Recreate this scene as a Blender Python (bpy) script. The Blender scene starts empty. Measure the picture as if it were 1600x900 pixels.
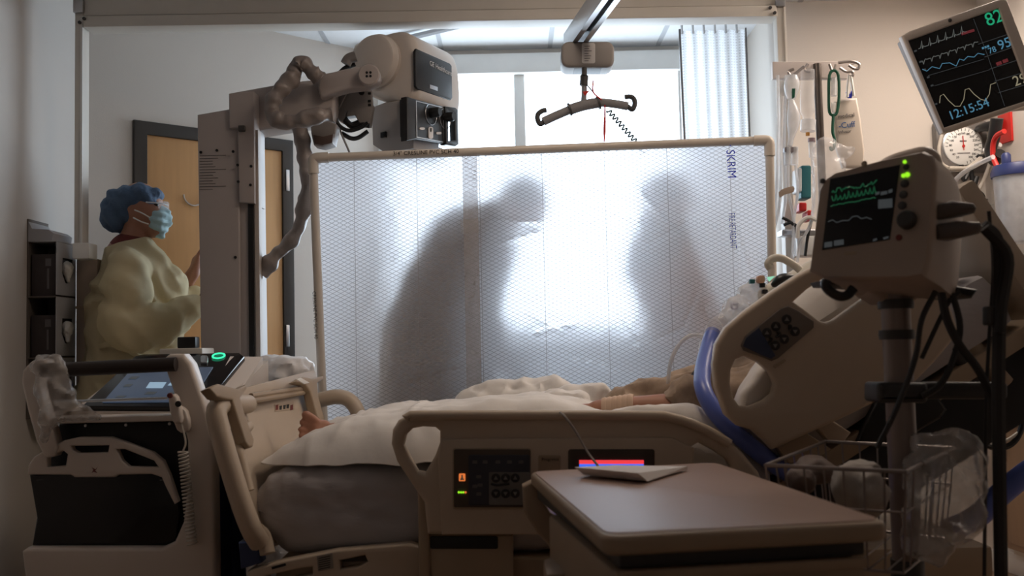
import bpy, bmesh, math, random
from mathutils import Vector as V, Matrix, Euler, noise
random.seed(7)
SC = bpy.context.scene
COL = SC.collection
R = math.radians
# ------------------------------------------------------------------ camera
CAM_LOC = V((0, 0, 1.1)); F = 1556.0
CAM_ROT = (Matrix.Rotation(R(90 + 3.45), 3, 'X') @ Matrix.Rotation(R(-1.3), 3, 'Z'))
cd = bpy.data.cameras.new('camera'); cd.sensor_width = 36.0; cd.lens = 36.0 * F / 1600.0
cd.clip_start = .05; cd.clip_end = 100
cd.dof.use_dof = True; cd.dof.focus_distance = 3.75; cd.dof.aperture_fstop = 4.0
cam = bpy.data.objects.new('camera', cd); COL.objects.link(cam)
cam.matrix_world = Matrix.Translation(CAM_LOC) @ CAM_ROT.to_4x4()
SC.camera = cam
# ------------------------------------------------------------------ world, lights, exposure
wd = bpy.data.worlds.new('overcast_sky'); SC.world = wd; wd.use_nodes = True
bg = wd.node_tree.nodes['Background']; bg.inputs[0].default_value = (.73, .865, 1.0, 1); bg.inputs[1].default_value = 6.8
SC.view_settings.view_transform = 'Standard'; SC.view_settings.look = 'None'
SC.view_settings.exposure = 0.0; SC.view_settings.gamma = 1.0; SC.view_settings.use_curve_mapping = False
SC.cycles.use_denoising = True; SC.cycles.max_bounces = 10; SC.cycles.transparent_max_bounces = 24
SC.cycles.transmission_bounces = 8; SC.cycles.sample_clamp_indirect = 8.0; SC.cycles.caustics_reflective = False
LAMP_W = 20.0          # warm recessed ceiling lamp over the head of the bed
FILL_W = 8.5          # added warm fill above the bed, brightens the foreground

def area_light(name, loc, size, power, col, rot=(0, 0, 0), portal=False, size_y=None):
    ld = bpy.data.lights.new(name, 'AREA'); ld.energy = power; ld.color = col; ld.size = size
    if size_y: ld.shape = 'RECTANGLE'; ld.size_y = size_y
    o = bpy.data.objects.new(name, ld); o.location = loc; o.rotation_euler = rot; COL.objects.link(o)
    if portal: ld.cycles.is_portal = True
    return o
area_light('window_daylight_portal', (.15, 5.40, 1.74), 2.0, 1, (1, 1, 1), (R(-90), 0, 0), True, 1.9)
area_light('head_lamp_light', (2.02, 3.75, 2.72), .55, LAMP_W, (1.0, .86, .75))
area_light('added_fill_light', (.35, 2.85, 2.72), .55, FILL_W, (1.0, .81, .66))  # added fill light out of view, warms and brightens the foreground

# ------------------------------------------------------------------ helpers
def ray(px, py):
    return CAM_ROT @ V(((px - 800) / F, -(py - 450) / F, -1.0))
def W(px, py, d):
    r = ray(px, py); return CAM_LOC + r * (d / r.y)
def WZ(px, py, z):
    r = ray(px, py); return CAM_LOC + r * ((z - CAM_LOC.z) / r.z)
class Pl:
    """a working plane in the room: origin o, axes u (right) and v (up), n towards the room"""
    def __init__(s, o, u, v):
        s.o = V(o); s.u = V(u).normalized(); n = s.u.cross(V(v)).normalized(); s.n = n; s.v = n.cross(s.u).normalized()
    def px(s, x, y):
        r = ray(x, y); t = (s.o - CAM_LOC).dot(s.n) / r.dot(s.n); q = CAM_LOC + r * t - s.o
        return (q.dot(s.u), q.dot(s.v))
    def p(s, a, b, c=0.0):
        return s.o + s.u * a + s.v * b + s.n * c
    def mat(s, c=0.0):
        m = Matrix((s.u, s.v, s.n)).transposed().to_4x4(); m.translation = s.o + s.n * c; return m
    def off(s, c):
        return Pl(s.o + s.n * c, s.u, s.v)
def FR(d): return Pl((0, d, 0), (1, 0, 0), (0, 0, 1))

MATS = {}
def nodes_of(m): return m.node_tree.nodes, m.node_tree.links
def mat(name, col, rough=.5, metal=0.0, var=.05, scale=14.0, bump=0.0, bscale=60.0, emit=None, estr=0.0, alpha=1.0, trans=0.0, ior=1.45, coat=0.0, spec=None, stretch=None):
    if name in MATS: return MATS[name]
    m = bpy.data.materials.new(name); m.use_nodes = True; n, l = nodes_of(m); b = n['Principled BSDF']
    tc = n.new('ShaderNodeTexCoord'); mp = n.new('ShaderNodeMapping'); l.new(tc.outputs['Object'], mp.inputs[0])
    if stretch: mp.inputs['Scale'].default_value = stretch
    nz = n.new('ShaderNodeTexNoise'); nz.inputs['Scale'].default_value = scale; nz.inputs['Detail'].default_value = 4
    l.new(mp.outputs[0], nz.inputs[0])
    mx = n.new('ShaderNodeMix'); mx.data_type = 'RGBA'; l.new(nz.outputs[0], mx.inputs[0])
    c = V(col)
    mx.inputs[6].default_value = (*[max(0, x * (1 - var)) for x in c], 1); mx.inputs[7].default_value = (*[min(1, x * (1 + var)) for x in c], 1)
    l.new(mx.outputs[2], b.inputs['Base Color'])
    b.inputs['Roughness'].default_value = rough; b.inputs['Metallic'].default_value = metal; b.inputs['IOR'].default_value = ior
    b.inputs['Alpha'].default_value = alpha; b.inputs['Transmission Weight'].default_value = trans; b.inputs['Coat Weight'].default_value = coat
    if spec is not None: b.inputs['Specular IOR Level'].default_value = spec
    if emit: b.inputs['Emission Color'].default_value = (*emit, 1); b.inputs['Emission Strength'].default_value = estr
    if bump:
        n2 = n.new('ShaderNodeTexNoise'); n2.inputs['Scale'].default_value = bscale; l.new(mp.outputs[0], n2.inputs[0])
        bp = n.new('ShaderNodeBump'); bp.inputs['Strength'].default_value = bump; bp.inputs['Distance'].default_value = .01
        l.new(n2.outputs[0], bp.inputs['Height']); l.new(bp.outputs[0], b.inputs['Normal'])
    MATS[name] = m; return m

def tag(o, label=None, cat=None, group=None, kind=None):
    if label: o['label'] = label
    if cat: o['category'] = cat
    if group: o['group'] = group
    if kind: o['kind'] = kind
    return o
def thing(name, label, cat, loc, group=None):
    o = bpy.data.objects.new(name, None); o.empty_display_size = .05; COL.objects.link(o); o.location = V(loc)
    return tag(o, label, cat, group)
def wloc(o):
    p = V(o.location)
    while o.parent is not None:
        o = o.parent; p = p + V(o.location)
    return p
def link(name, me, m, parent=None, smooth=True, label=None):
    """a mesh in world coordinates becomes an object; its origin moves to its own middle"""
    if m is not None:
        me.materials.clear(); me.materials.append(m)
    if len(me.vertices):
        c = V((0, 0, 0)); k = 0
        mn = V((min(v.co.x for v in me.vertices), min(v.co.y for v in me.vertices), min(v.co.z for v in me.vertices)))
        mx = V((max(v.co.x for v in me.vertices), max(v.co.y for v in me.vertices), max(v.co.z for v in me.vertices)))
        c = (mn + mx) / 2; c.z = mn.z
        me.transform(Matrix.Translation(-c))
    else: c = V((0, 0, 0))
    for p in me.polygons: p.use_smooth = smooth
    if smooth:
        try: me.set_sharp_from_angle(angle=R(38))
        except Exception: pass
    o = bpy.data.objects.new(name, me); COL.objects.link(o)
    if parent is not None:
        o.parent = parent; o.location = c - wloc(parent)
    else: o.location = c
    if label: o['label'] = label
    return o
def bm_link(name, bm, m, parent=None, smooth=True, label=None):
    me = bpy.data.meshes.new(name); bmesh.ops.recalc_face_normals(bm, faces=bm.faces); bm.to_mesh(me); bm.free()
    return link(name, me, m, parent, smooth, label)
def bake(ob):
    """evaluate an unlinked-after object (curve, modifiers) to a plain mesh in world space"""
    COL.objects.link(ob); dg = bpy.context.evaluated_depsgraph_get(); dg.update()
    me = bpy.data.meshes.new_from_object(ob.evaluated_get(dg), depsgraph=dg); me.transform(ob.matrix_world)
    d = ob.data; COL.objects.unlink(ob); bpy.data.objects.remove(ob)
    return me
def crom(pts, n=6, closed=False):
    P = [V(p) for p in pts]; N = len(P); out = []
    rng = range(N if closed else N - 1)
    for i in rng:
        p1, p2 = P[i], P[(i + 1) % N]
        p0 = P[i - 1] if (closed or i > 0) else p1 * 2 - p2
        p3 = P[(i + 2) % N] if (closed or i + 2 < N) else p2 * 2 - p1
        for k in range(n):
            t = k / n
            out.append(.5 * ((2 * p1) + (p2 - p0) * t + (2 * p0 - 5 * p1 + 4 * p2 - p3) * t * t + (3 * p1 - p0 - 3 * p2 + p3) * t ** 3))
    if not closed: out.append(P[-1])
    return out
def plate(name, pl, outer, holes=(), th=.03, bev=.004, m=None, parent=None, sm=0, px=True, c=0.0, label=None, mesh_only=False, res=2):
    """solid slab with the outline drawn in plane pl; front face at offset c, body behind it"""
    cu = bpy.data.curves.new(name, 'CURVE'); cu.dimensions = '2D'; cu.fill_mode = 'BOTH'
    bev = min(bev, th * .45)
    cu.extrude = max(th / 2 - bev, .0002); cu.bevel_depth = bev; cu.bevel_resolution = res; cu.offset = -bev
    q = pl.off(c) if c else pl
    for loop in [outer, *holes]:
        pts = [q.px(*p) if px else p for p in loop]
        if sm: pts = [(v.x, v.y) for v in crom([(a, b, 0) for a, b in pts], sm, True)]
        sp = cu.splines.new('POLY'); sp.points.add(len(pts) - 1); sp.use_cyclic_u = True
        for i, (a, b) in enumerate(pts): sp.points[i].co = (a, b, 0, 1)
    ob = bpy.data.objects.new(name, cu); ob.matrix_world = pl.mat(c - th / 2)
    me = bake(ob)
    bm = bmesh.new(); bm.from_mesh(me); bmesh.ops.remove_doubles(bm, verts=bm.verts, dist=.00005); bm.to_mesh(me); bm.free()
    if mesh_only: return me
    return link(name, me, m, parent, True, label)
def rr(x0, y0, x1, y1, r, n=4):
    """rounded rectangle outline"""
    out = []
    r = min(r, abs(x1 - x0) * .49, abs(y1 - y0) * .49)
    for cx, cy, a0 in ((x1 - r, y1 - r, 0), (x0 + r, y1 - r, 90), (x0 + r, y0 + r, 180), (x1 - r, y0 + r, 270)):
        for k in range(n + 1):
            a = R(a0 + 90 * k / n); out.append((cx + r * math.cos(a), cy + r * math.sin(a)))
    return out
def circ(x, y, r, n=20, ry=None):
    return [(x + r * math.cos(2 * math.pi * k / n), y + (ry or r) * math.sin(2 * math.pi * k / n)) for k in range(n)]
def bm_box(bm, mtx, sx, sy, sz, bev=0.0, seg=2):
    r = bmesh.ops.create_cube(bm, size=1.0, matrix=mtx @ Matrix.Diagonal((sx, sy, sz, 1)))
    if bev > 0:
        es = list({e for v in r['verts'] for e in v.link_edges})
        bmesh.ops.bevel(bm, geom=es, offset=bev, segments=seg, profile=.6, affect='EDGES', clamp_overlap=True)
def box(name, lo, hi, m, parent=None, bev=.004, seg=2, label=None):
    lo, hi = V(lo), V(hi); bm = bmesh.new(); s = hi - lo
    bm_box(bm, Matrix.Translation((lo + hi) / 2), abs(s.x), abs(s.y), abs(s.z), bev, seg)
    return bm_link(name, bm, m, parent, True, label)
def pbox(name, pl, a0, a1, b0, b1, c0, c1, m, parent=None, bev=.004, seg=2, label=None):
    bm = bmesh.new(); mt = pl.mat() @ Matrix.Translation(((a0 + a1) / 2, (b0 + b1) / 2, (c0 + c1) / 2))
    bm_box(bm, mt, abs(a1 - a0), abs(b1 - b0), abs(c1 - c0), bev, seg)
    return bm_link(name, bm, m, parent, True, label)
def bm_tube(bm, pts, r, seg=8, closed=False, flat=1.0, ref=None):
    P = [V(p) for p in pts]; N = len(P)
    rad = r if callable(r) else (lambda t: r)
    T = []
    for i in range(N):
        a = P[i - 1] if (i > 0 or closed) else P[i]; b = P[(i + 1) % N] if (i < N - 1 or closed) else P[i]
        t = (b - a); T.append(t.normalized() if t.length > 1e-9 else V((0, 0, 1)))
    nrm = V(ref) if ref is not None else (V((0, 0, 1)) if abs(T[0].z) < .9 else V((0, 1, 0)))
    nrm = (nrm - T[0] * nrm.dot(T[0])).normalized(); rings = []
    for i in range(N):
        nrm = nrm - T[i] * nrm.dot(T[i])
        nrm = nrm.normalized() if nrm.length > 1e-6 else T[i].orthogonal().normalized()
        bi = T[i].cross(nrm); rr_ = rad(i / max(1, N - 1))
        rings.append([bm.verts.new(P[i] + (nrm * math.cos(2 * math.pi * k / seg) + bi * math.sin(2 * math.pi * k / seg) * flat) * rr_) for k in range(seg)])
    for i in range(N if closed else N - 1):
        A, B = rings[i], rings[(i + 1) % N]
        for k in range(seg): bm.faces.new((A[k], A[(k + 1) % seg], B[(k + 1) % seg], B[k]))
    if not closed:
        bm.faces.new(rings[0][::-1]); bm.faces.new(rings[-1])
def tube(name, pts, r, m, parent=None, seg=8, sm=0, closed=False, flat=1.0, label=None, ref=None):
    if sm: pts = crom(pts, sm, closed)
    bm = bmesh.new(); bm_tube(bm, pts, r, seg, closed, flat, ref)
    return bm_link(name, bm, m, parent, True, label)
def ptube(name, pxs, d, r, m, parent=None, seg=8, sm=5, label=None, flat=1.0, closed=False):
    """tube through image points at room depths (d a number or a list)"""
    ds = d if isinstance(d, (list, tuple)) else [d] * len(pxs)
    return tube(name, [W(x, y, dd) for (x, y), dd in zip(pxs, ds)], r, m, parent, seg, sm, closed, flat, label)
def bm_lathe(bm, o, axis, prof, seg=20):
    o = V(o); ax = V(axis).normalized(); a = ax.orthogonal().normalized(); b = ax.cross(a); rings = []
    for r, h in prof:
        rings.append([bm.verts.new(o + ax * h + (a * math.cos(2 * math.pi * k / seg) + b * math.sin(2 * math.pi * k / seg)) * max(r, 1e-4)) for k in range(seg)])
    for A, B in zip(rings, rings[1:]):
        for k in range(seg): bm.faces.new((A[k], A[(k + 1) % seg], B[(k + 1) % seg], B[k]))
    bm.faces.new(rings[0][::-1]); bm.faces.new(rings[-1])
def lathe(name, o, axis, prof, m, parent=None, seg=20, label=None):
    bm = bmesh.new(); bm_lathe(bm, o, axis, prof, seg); return bm_link(name, bm, m, parent, True, label)
def disc(name, pl, a, b, r, th, m, parent=None, c=0.0, seg=20, label=None):
    return lathe(name, pl.p(a, b, c), pl.n, [(r * .9, th), (r, th * .8), (r, 0)][::-1], m, parent, seg, label)
def loft(name, rings, m, parent=None, cap=True, label=None, smooth=True):
    bm = bmesh.new(); L = [[bm.verts.new(V(p)) for p in r] for r in rings]; n = len(L[0])
    for A, B in zip(L, L[1:]):
        for k in range(n): bm.faces.new((A[k], A[(k + 1) % n], B[(k + 1) % n], B[k]))
    if cap: bm.faces.new(L[0][::-1]); bm.faces.new(L[-1])
    return bm_link(name, bm, m, parent, smooth, label)
def text(name, s, pl, a, b, size, m, parent=None, c=.001, rot=0.0, align='LEFT', ext=.0004, label=None, sx=1.0):
    cu = bpy.data.curves.new(name, 'FONT'); cu.body = s; cu.size = size; cu.extrude = ext; cu.align_x = align; cu.resolution_u = 3
    ob = bpy.data.objects.new(name, cu)
    ob.matrix_world = pl.mat(c) @ Matrix.Translation((a, b, 0)) @ Matrix.Rotation(R(rot), 4, 'Z') @ Matrix.Diagonal((sx, 1, 1, 1))
    return link(name, bake(ob), m, parent, False, label)
def blob(name, prims, m, parent=None, voxel=.01, smooth=4, disp=None, label=None, cut=None):
    """one continuous skin round capsules ('c',p,q,r1,r2) and ellipsoids ('e',p,(rx,ry,rz),euler)"""
    bm = bmesh.new()
    for q in prims:
        if q[0] == 'c':
            p1, p2, r1, r2 = V(q[1]), V(q[2]), q[3], q[4]
            ax = (p2 - p1); n = max(4, int(ax.length / (min(r1, r2) * .5)) + 1); n = min(n, 12); pr = []
            L = ax.length
            for k in range(6): a = math.pi / 2 * (1 - k / 6); pr.append((r1 * math.cos(a), -r1 * math.sin(a)))
            for k in range(n + 1): t = k / n; pr.append((r1 + (r2 - r1) * t, L * t))
            for k in range(1, 7): a = math.pi / 2 * k / 6; pr.append((r2 * math.cos(a), L + r2 * math.sin(a)))
            bm_lathe(bm, p1, ax if L > 1e-6 else V((0, 0, 1)), pr, 16)
        else:
            rot = Euler(q[3]).to_matrix().to_4x4() if len(q) > 3 else Matrix()
            bmesh.ops.create_uvsphere(bm, u_segments=20, v_segments=14, radius=1.0, matrix=Matrix.Translation(V(q[1])) @ rot @ Matrix.Diagonal((*q[2], 1)))
    me = bpy.data.meshes.new(name); bmesh.ops.recalc_face_normals(bm, faces=bm.faces); bm.to_mesh(me); bm.free()
    ob = bpy.data.objects.new(name, me)
    rm = ob.modifiers.new('r', 'REMESH'); rm.mode = 'VOXEL'; rm.voxel_size = voxel
    if smooth:
        s = ob.modifiers.new('s', 'SMOOTH'); s.iterations = smooth; s.factor = .6
    me = bake(ob)
    if disp or cut:
        bm = bmesh.new(); bm.from_mesh(me)
        if disp:
            bm.normal_update()
            new = [v.co + v.normal * disp(v.co) for v in bm.verts]
            for v, c in zip(bm.verts, new): v.co = c
        if cut:
            for co, no in cut:
                bmesh.ops.bisect_plane(bm, geom=bm.verts[:] + bm.edges[:] + bm.faces[:], plane_co=co, plane_no=no, clear_outer=True)
        bm.to_mesh(me); bm.free()
    return link(name, me, m, parent, True, label)
def fbm(p, s, o=3):
    return noise.fractal(V(p) * s, 1.0, 2.0, o)
def copy_tree(o, delta, parent=None):
    c = o.copy(); COL.objects.link(c); c.parent = parent
    if parent is None: c.location = V(o.location) + V(delta)
    for ch in o.children: copy_tree(ch, delta, c)
    return c
# ------------------------------------------------------------------ materials
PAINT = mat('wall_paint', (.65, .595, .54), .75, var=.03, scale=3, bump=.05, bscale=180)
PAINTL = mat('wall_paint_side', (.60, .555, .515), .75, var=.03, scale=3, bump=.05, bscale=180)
CEILP = mat('ceiling_tile_white', (.78, .79, .80), .85, var=.03, scale=40, bump=.12, bscale=240)
GRIDM = mat('ceiling_grid_metal', (.45, .46, .48), .5)
FLOORM = mat('vinyl_floor', (.33, .22, .15), .35, var=.10, scale=5)
WHITE = mat('white_plastic', (.78, .77, .74), .4)
OFFW = mat('offwhite_paint_metal', (.66, .62, .56), .45)
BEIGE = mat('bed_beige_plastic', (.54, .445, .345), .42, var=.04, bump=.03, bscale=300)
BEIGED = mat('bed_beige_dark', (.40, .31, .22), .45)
XWHITE = mat('xray_warm_white', (.66, .59, .53), .38, var=.03)
XGREY = mat('xray_grey_paint', (.40, .355, .335), .48, var=.03)
BLACK = mat('black_plastic', (.012, .012, .013), .38)
BLACKG = mat('black_gloss', (.010, .010, .012), .12)
DARK = mat('dark_grey_plastic', (.05, .048, .047), .5)
RUBBER = mat('grey_rubber', (.10, .10, .10), .7)
STEEL = mat('brushed_steel', (.55, .55, .56), .32, 1.0, var=.05, scale=60)
ALU = mat('aluminium_rail', (.62, .63, .65), .35, .8)
CHROME = mat('chrome', (.75, .75, .76), .12, 1.0)
DOORW = mat('maple_door_veneer', (.55, .30, .12), .45, var=.10, scale=5, stretch=(9, 9, .7))
DFRAME = mat('dark_bronze_frame', (.022, .017, .014), .4)
WOOD = mat('cabinet_wood', (.34, .22, .135), .45, var=.12, scale=6, stretch=(8, 8, .6))
LAM = mat('table_laminate', (.40, .275, .22), .38, var=.05, scale=8)
TEDGE = mat('table_edge', (.36, .27, .19), .45)
SHEETW = mat('white_sheet', (.80, .77, .74), .85, var=.03, bump=.08, bscale=40)
MATTR = mat('mattress_sheet_grey', (.46, .44, .45), .85, var=.04, bump=.15, bscale=25, stretch=(1, 1, 2.5))
PILLOWM = mat('pillow_cloth', (.72, .68, .64), .85, var=.03, bump=.12, bscale=22)
SKIN = mat('skin', (.42, .20, .13), .5, var=.10, scale=30)
SKIND = mat('skin_tanned', (.38, .18, .115), .5, var=.10, scale=30)
BLUEC = mat('blue_bouffant', (.075, .125, .21), .75, var=.22, scale=24, bump=.4, bscale=70)
MASKM = mat('mask_pale_blue', (.42, .60, .64), .7, var=.08, scale=20, bump=.2, bscale=30)
SCRUB = mat('dark_red_scrubs', (.16, .035, .03), .8)
NAVY = mat('navy_drape', (.03, .042, .10), .7, bump=.3, bscale=8, stretch=(3, 3, .4))
VBLUE = mat('vent_hose_blue', (.10, .15, .50), .35, var=.08)
RED = mat('red_plastic', (.55, .02, .015), .4)
GREEN = mat('green_strap', (.005, .09, .05), .6)
TEAL = mat('teal_box', (.03, .16, .18), .45)
INK = mat('black_ink', (.02, .02, .02), .7)
INKG = mat('grey_ink', (.13, .12, .12), .7)
BLUEINK = mat('blue_ink', (.03, .05, .60), .7)
PAPER = mat('white_paper', (.75, .72, .70), .8, var=.02)
CARTON = mat('beige_carton', (.42, .33, .26), .8)
COUCH = mat('dark_upholstery', (.10, .085, .08), .8)
SLEEVE = mat('grey_plastic_sleeve', (.24, .205, .19), .38, var=.12, bump=.5, bscale=22)
GOWNP = mat('patient_gown_print', (.34, .25, .18), .85, var=.55, scale=32, bump=.3, bscale=16)
TAPE = mat('skin_tape', (.62, .44, .32), .7)
def clear(name, col, alpha, rough=.15):
    m = bpy.data.materials.new(name); m.use_nodes = True; n, l = nodes_of(m); n.remove(n['Principled BSDF']); out = n['Material Output']
    tr = n.new('ShaderNodeBsdfTransparent'); tr.inputs[0].default_value = (1, 1, 1, 1)
    g = n.new('ShaderNodeBsdfPrincipled'); g.inputs['Base Color'].default_value = (*col, 1); g.inputs['Roughness'].default_value = rough
    nz = n.new('ShaderNodeTexNoise'); nz.inputs['Scale'].default_value = 25
    mr = n.new('ShaderNodeMapRange'); mr.inputs[3].default_value = alpha * .75; mr.inputs[4].default_value = min(1, alpha * 1.25)
    tc = n.new('ShaderNodeTexCoord'); l.new(tc.outputs['Object'], nz.inputs[0]); l.new(nz.outputs[0], mr.inputs[0])
    mx = n.new('ShaderNodeMixShader'); l.new(mr.outputs[0], mx.inputs[0]); l.new(tr.outputs[0], mx.inputs[1]); l.new(g.outputs[0], mx.inputs[2]); l.new(mx.outputs[0], out.inputs[0])
    MATS[name] = m; return m
CLEAR = clear('clear_pvc_tube', (.85, .86, .88), .55)
BAGC = clear('clear_bag', (.80, .80, .82), .26)
BAGM = clear('milky_bag', (.55, .51, .48), .45, .25)
GLASS = clear('window_glass', (.8, .9, .95), .04, .02)
def fabric(name, col, var=.08, tl=.35, bump=.3, bscale=30, stretch=None, scale=10):
    """thin cloth that lets some light through"""
    m = mat(name, col, .85, var=var, bump=bump, bscale=bscale, stretch=stretch, scale=scale); n, l = nodes_of(m); b = n['Principled BSDF']; out = n['Material Output']
    t = n.new('ShaderNodeBsdfTranslucent'); l.new(b.inputs['Base Color'].links[0].from_socket, t.inputs[0])
    mx = n.new('ShaderNodeMixShader'); mx.inputs[0].default_value = tl
    l.new(b.outputs[0], mx.inputs[1]); l.new(t.outputs[0], mx.inputs[2]); l.new(mx.outputs[0], out.inputs[0]); return m
GOWN = fabric('yellow_isolation_gown', (.74, .65, .42), .08, .35, .35, 14)
CURT = fabric('cubicle_curtain', (.82, .85, .88), .05, .6, .1, 40)
def emis(name, col, s):
    m = bpy.data.materials.new(name); m.use_nodes = True; n, l = nodes_of(m); b = n['Principled BSDF']
    b.inputs['Base Color'].default_value = (.02, .02, .02, 1); b.inputs['Emission Color'].default_value = (*col, 1); b.inputs['Emission Strength'].default_value = s
    b.inputs['Roughness'].default_value = .25
    MATS[name] = m; return m
E_GREEN = emis('screen_green', (.02, .50, .24), .6); E_CYAN = emis('screen_cyan', (.14, .40, .60), .45); E_GREY = emis('screen_grey', (.30, .32, .30), .32)
E_RED = emis('screen_red', (.9, .05, .06), 1.0); E_BLUE = emis('screen_blue', (.05, .16, .95), 1.0); E_DRED = emis('screen_dark_red', (.35, .05, .06), .3)
E_LIME = emis('led_lime', (.35, .95, .02), 1.0); E_RING = emis('led_ring_green', (.05, .9, .45), 1.2); E_ORANGE = emis('led_orange', (.9, .22, .05), .8)
E_LCD = emis('console_lcd', (.10, .14, .22), .35); E_LCDL = emis('console_lcd_light', (.40, .58, .75), .6); E_YEL = emis('screen_yellow', (.55, .48, .32), .42)
E_DIMG = emis('screen_dim_green', (.02, .16, .07), .4); E_DIMW = emis('screen_dim_white', (.20, .22, .23), .17); E_LAMP = emis('lamp_diffuser', (1, .80, .62), 6.0)

# ------------------------------------------------------------------ the room
ZC = 2.76; YW = 5.45; YB = -1.6
CL = V((-1.92, 4.434, 0)); CW = V((-.747, YW, 0)); CR = V((1.31, 4.78, 0)); CC = V((2.30, 4.78, 0)); CE = V((2.98, YB, 0))
def st(o): o['kind'] = 'structure'; return o
def wall_seg(name, a, b, m, z0=0, z1=ZC, th=.12):
    u = (b - a).normalized(); pl = Pl(a, u, (0, 0, 1))       # n = u x Z points into the room
    return pbox(name, pl, 0, (b - a).length, z0, z1, -th, 0, m, None, 0), pl
st(box('floor', (-2.3, YB - .1, -.1), (3.3, 5.7, 0), FLOORM, bev=0))
ceil_o = st(box('ceiling', (-2.3, YB - .1, ZC + .012), (3.3, 5.7, ZC + .1), CEILP, bev=0))
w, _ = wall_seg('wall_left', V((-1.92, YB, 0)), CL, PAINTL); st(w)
w, DPL = wall_seg('wall_door', CL, CW, PAINT); st(w)
w, HPL = wall_seg('wall_head', CR, CC, PAINT); st(w)
w, SPL = wall_seg('wall_right', CC, CE, PAINT); st(w)
w, _ = wall_seg('wall_return', V((1.31, YW, 0)), V((1.31, 4.90, 0)), PAINT); st(w)
w, _ = wall_seg('wall_back', CE, V((-1.92, YB, 0)), PAINT); st(w)
# window wall with its opening
WX0, WX1, WZ0, WZ1 = -.70, .98, .86, 2.66
wp = Pl((0, YW, 0), (1, 0, 0), (0, 0, 1))
st(plate('wall_window', wp, [(-1.0, 0), (1.62, 0), (1.62, ZC), (-1.0, ZC)], [[(WX0, WZ0), (WX1, WZ0), (WX1, WZ1), (WX0, WZ1)]], .12, 0.0, PAINT, None, 0, False))
wn = st(thing('window_1', None, None, (0, YW, WZ0)))
plate('window_frame', wp, [(WX0 - .02, WZ0 - .02), (WX1 + .02, WZ0 - .02), (WX1 + .02, WZ1 + .02), (WX0 - .02, WZ1 + .02)], [[(WX0 + .035, WZ0 + .035), (WX1 - .035, WZ0 + .035), (WX1 - .035, WZ1 - .035), (WX0 + .035, WZ1 - .035)]], .07, .003, WHITE, wn, 0, False, .012)
mx0 = wp.px(803, 150)[0]; mx1 = wp.px(820, 150)[0]
pbox('mullion', wp, mx0, mx1, WZ0 + .03, WZ1 - .03, -.055, .008, WHITE, wn, .003)
for a, b in ((WX0 + .03, mx0 + .005), (mx1 - .005, WX1 - .03)): pbox('pane', wp, a, b, WZ0 + .03, WZ1 - .03, -.035, -.029, GLASS, wn, 0)
pbox('window_sill', wp, WX0 - .04, WX1 + .04, WZ0 - .04, WZ0 - .01, -.04, .09, WHITE, wn, .004)
pbox('shade_cassette', wp, WX0, WX1, WZ1 - .05, WZ1 + .06, .0, .06, WHITE, wn, .008)
# ceiling tiles and grid in the strip the beam leaves open
bm = bmesh.new(); bm_box(bm, Matrix(), .585, .585, .012, .003, 1); tme = bpy.data.meshes.new('tile'); bm.to_mesh(tme); bm.free(); tme.materials.append(CEILP)
tx0, ty0 = -2.16, 3.06
for i in range(8):
    for j in range(4):
        o = bpy.data.objects.new('tile', tme); COL.objects.link(o); o.parent = ceil_o; o.location = V((tx0 + .6 * i + .3, ty0 + .6 * j + .3, ZC + .006)) - V(ceil_o.location)
for i in range(9): box('grid_bar', (tx0 + .6 * i - .012, 2.9, ZC - .004), (tx0 + .6 * i + .012, 5.44, ZC + .011), GRIDM, ceil_o, 0)
for j in range(5): box('grid_bar', (-2.2, ty0 + .6 * j - .012, ZC - .003), (2.7, ty0 + .6 * j + .012, ZC + .011), GRIDM, ceil_o, 0)
# door in the slanted wall
dr = st(thing('door_1', None, None, DPL.p(.5, 0)))
a0, b1 = DPL.px(207, 188); a1, _ = DPL.px(455, 220); fw = .062; zt = DPL.px(207, 188)[1]
plate('door_frame', DPL, [(a0, 0), (a1, 0), (a1, zt), (a0, zt)], [[(a0 + fw, .002), (a1 - fw, .002), (a1 - fw, zt - fw), (a0 + fw, zt - fw)]], .05, .003, DFRAME, dr, 0, False, .022)
pbox('door_leaf', DPL, a0 + fw, a1 - fw, .01, zt - fw, .0, .010, DOORW, dr, .001)
for py in (283, 525):
    a, b = DPL.px(447, py); pbox('hinge', DPL, a - .014, a + .006, b - .055, b + .055, .008, .028, STEEL, dr, .003)
a, b = DPL.px(300, 306)
tube('coat_hook', [DPL.p(a + .05 * math.cos(t), b + .05 * math.sin(t), .02) for t in [R(x) for x in range(180, 361, 20)]], .004, STEEL, dr, 6)
st(pbox('baseboard_door', DPL, 0, a0, 0, .1, 0, .012, OFFW, None, .003))
st(pbox('baseboard_head', HPL, 0, .98, 0, .10, 0, .014, WHITE, None, .003)); st(pbox('baseboard_right', SPL, .0, 4.0, 0, .10, 0, .014, WHITE, None, .003))
st(box('baseboard_left', (-1.92, YB, 0), (-1.908, 4.4, .1), OFFW, None, .003))
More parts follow.
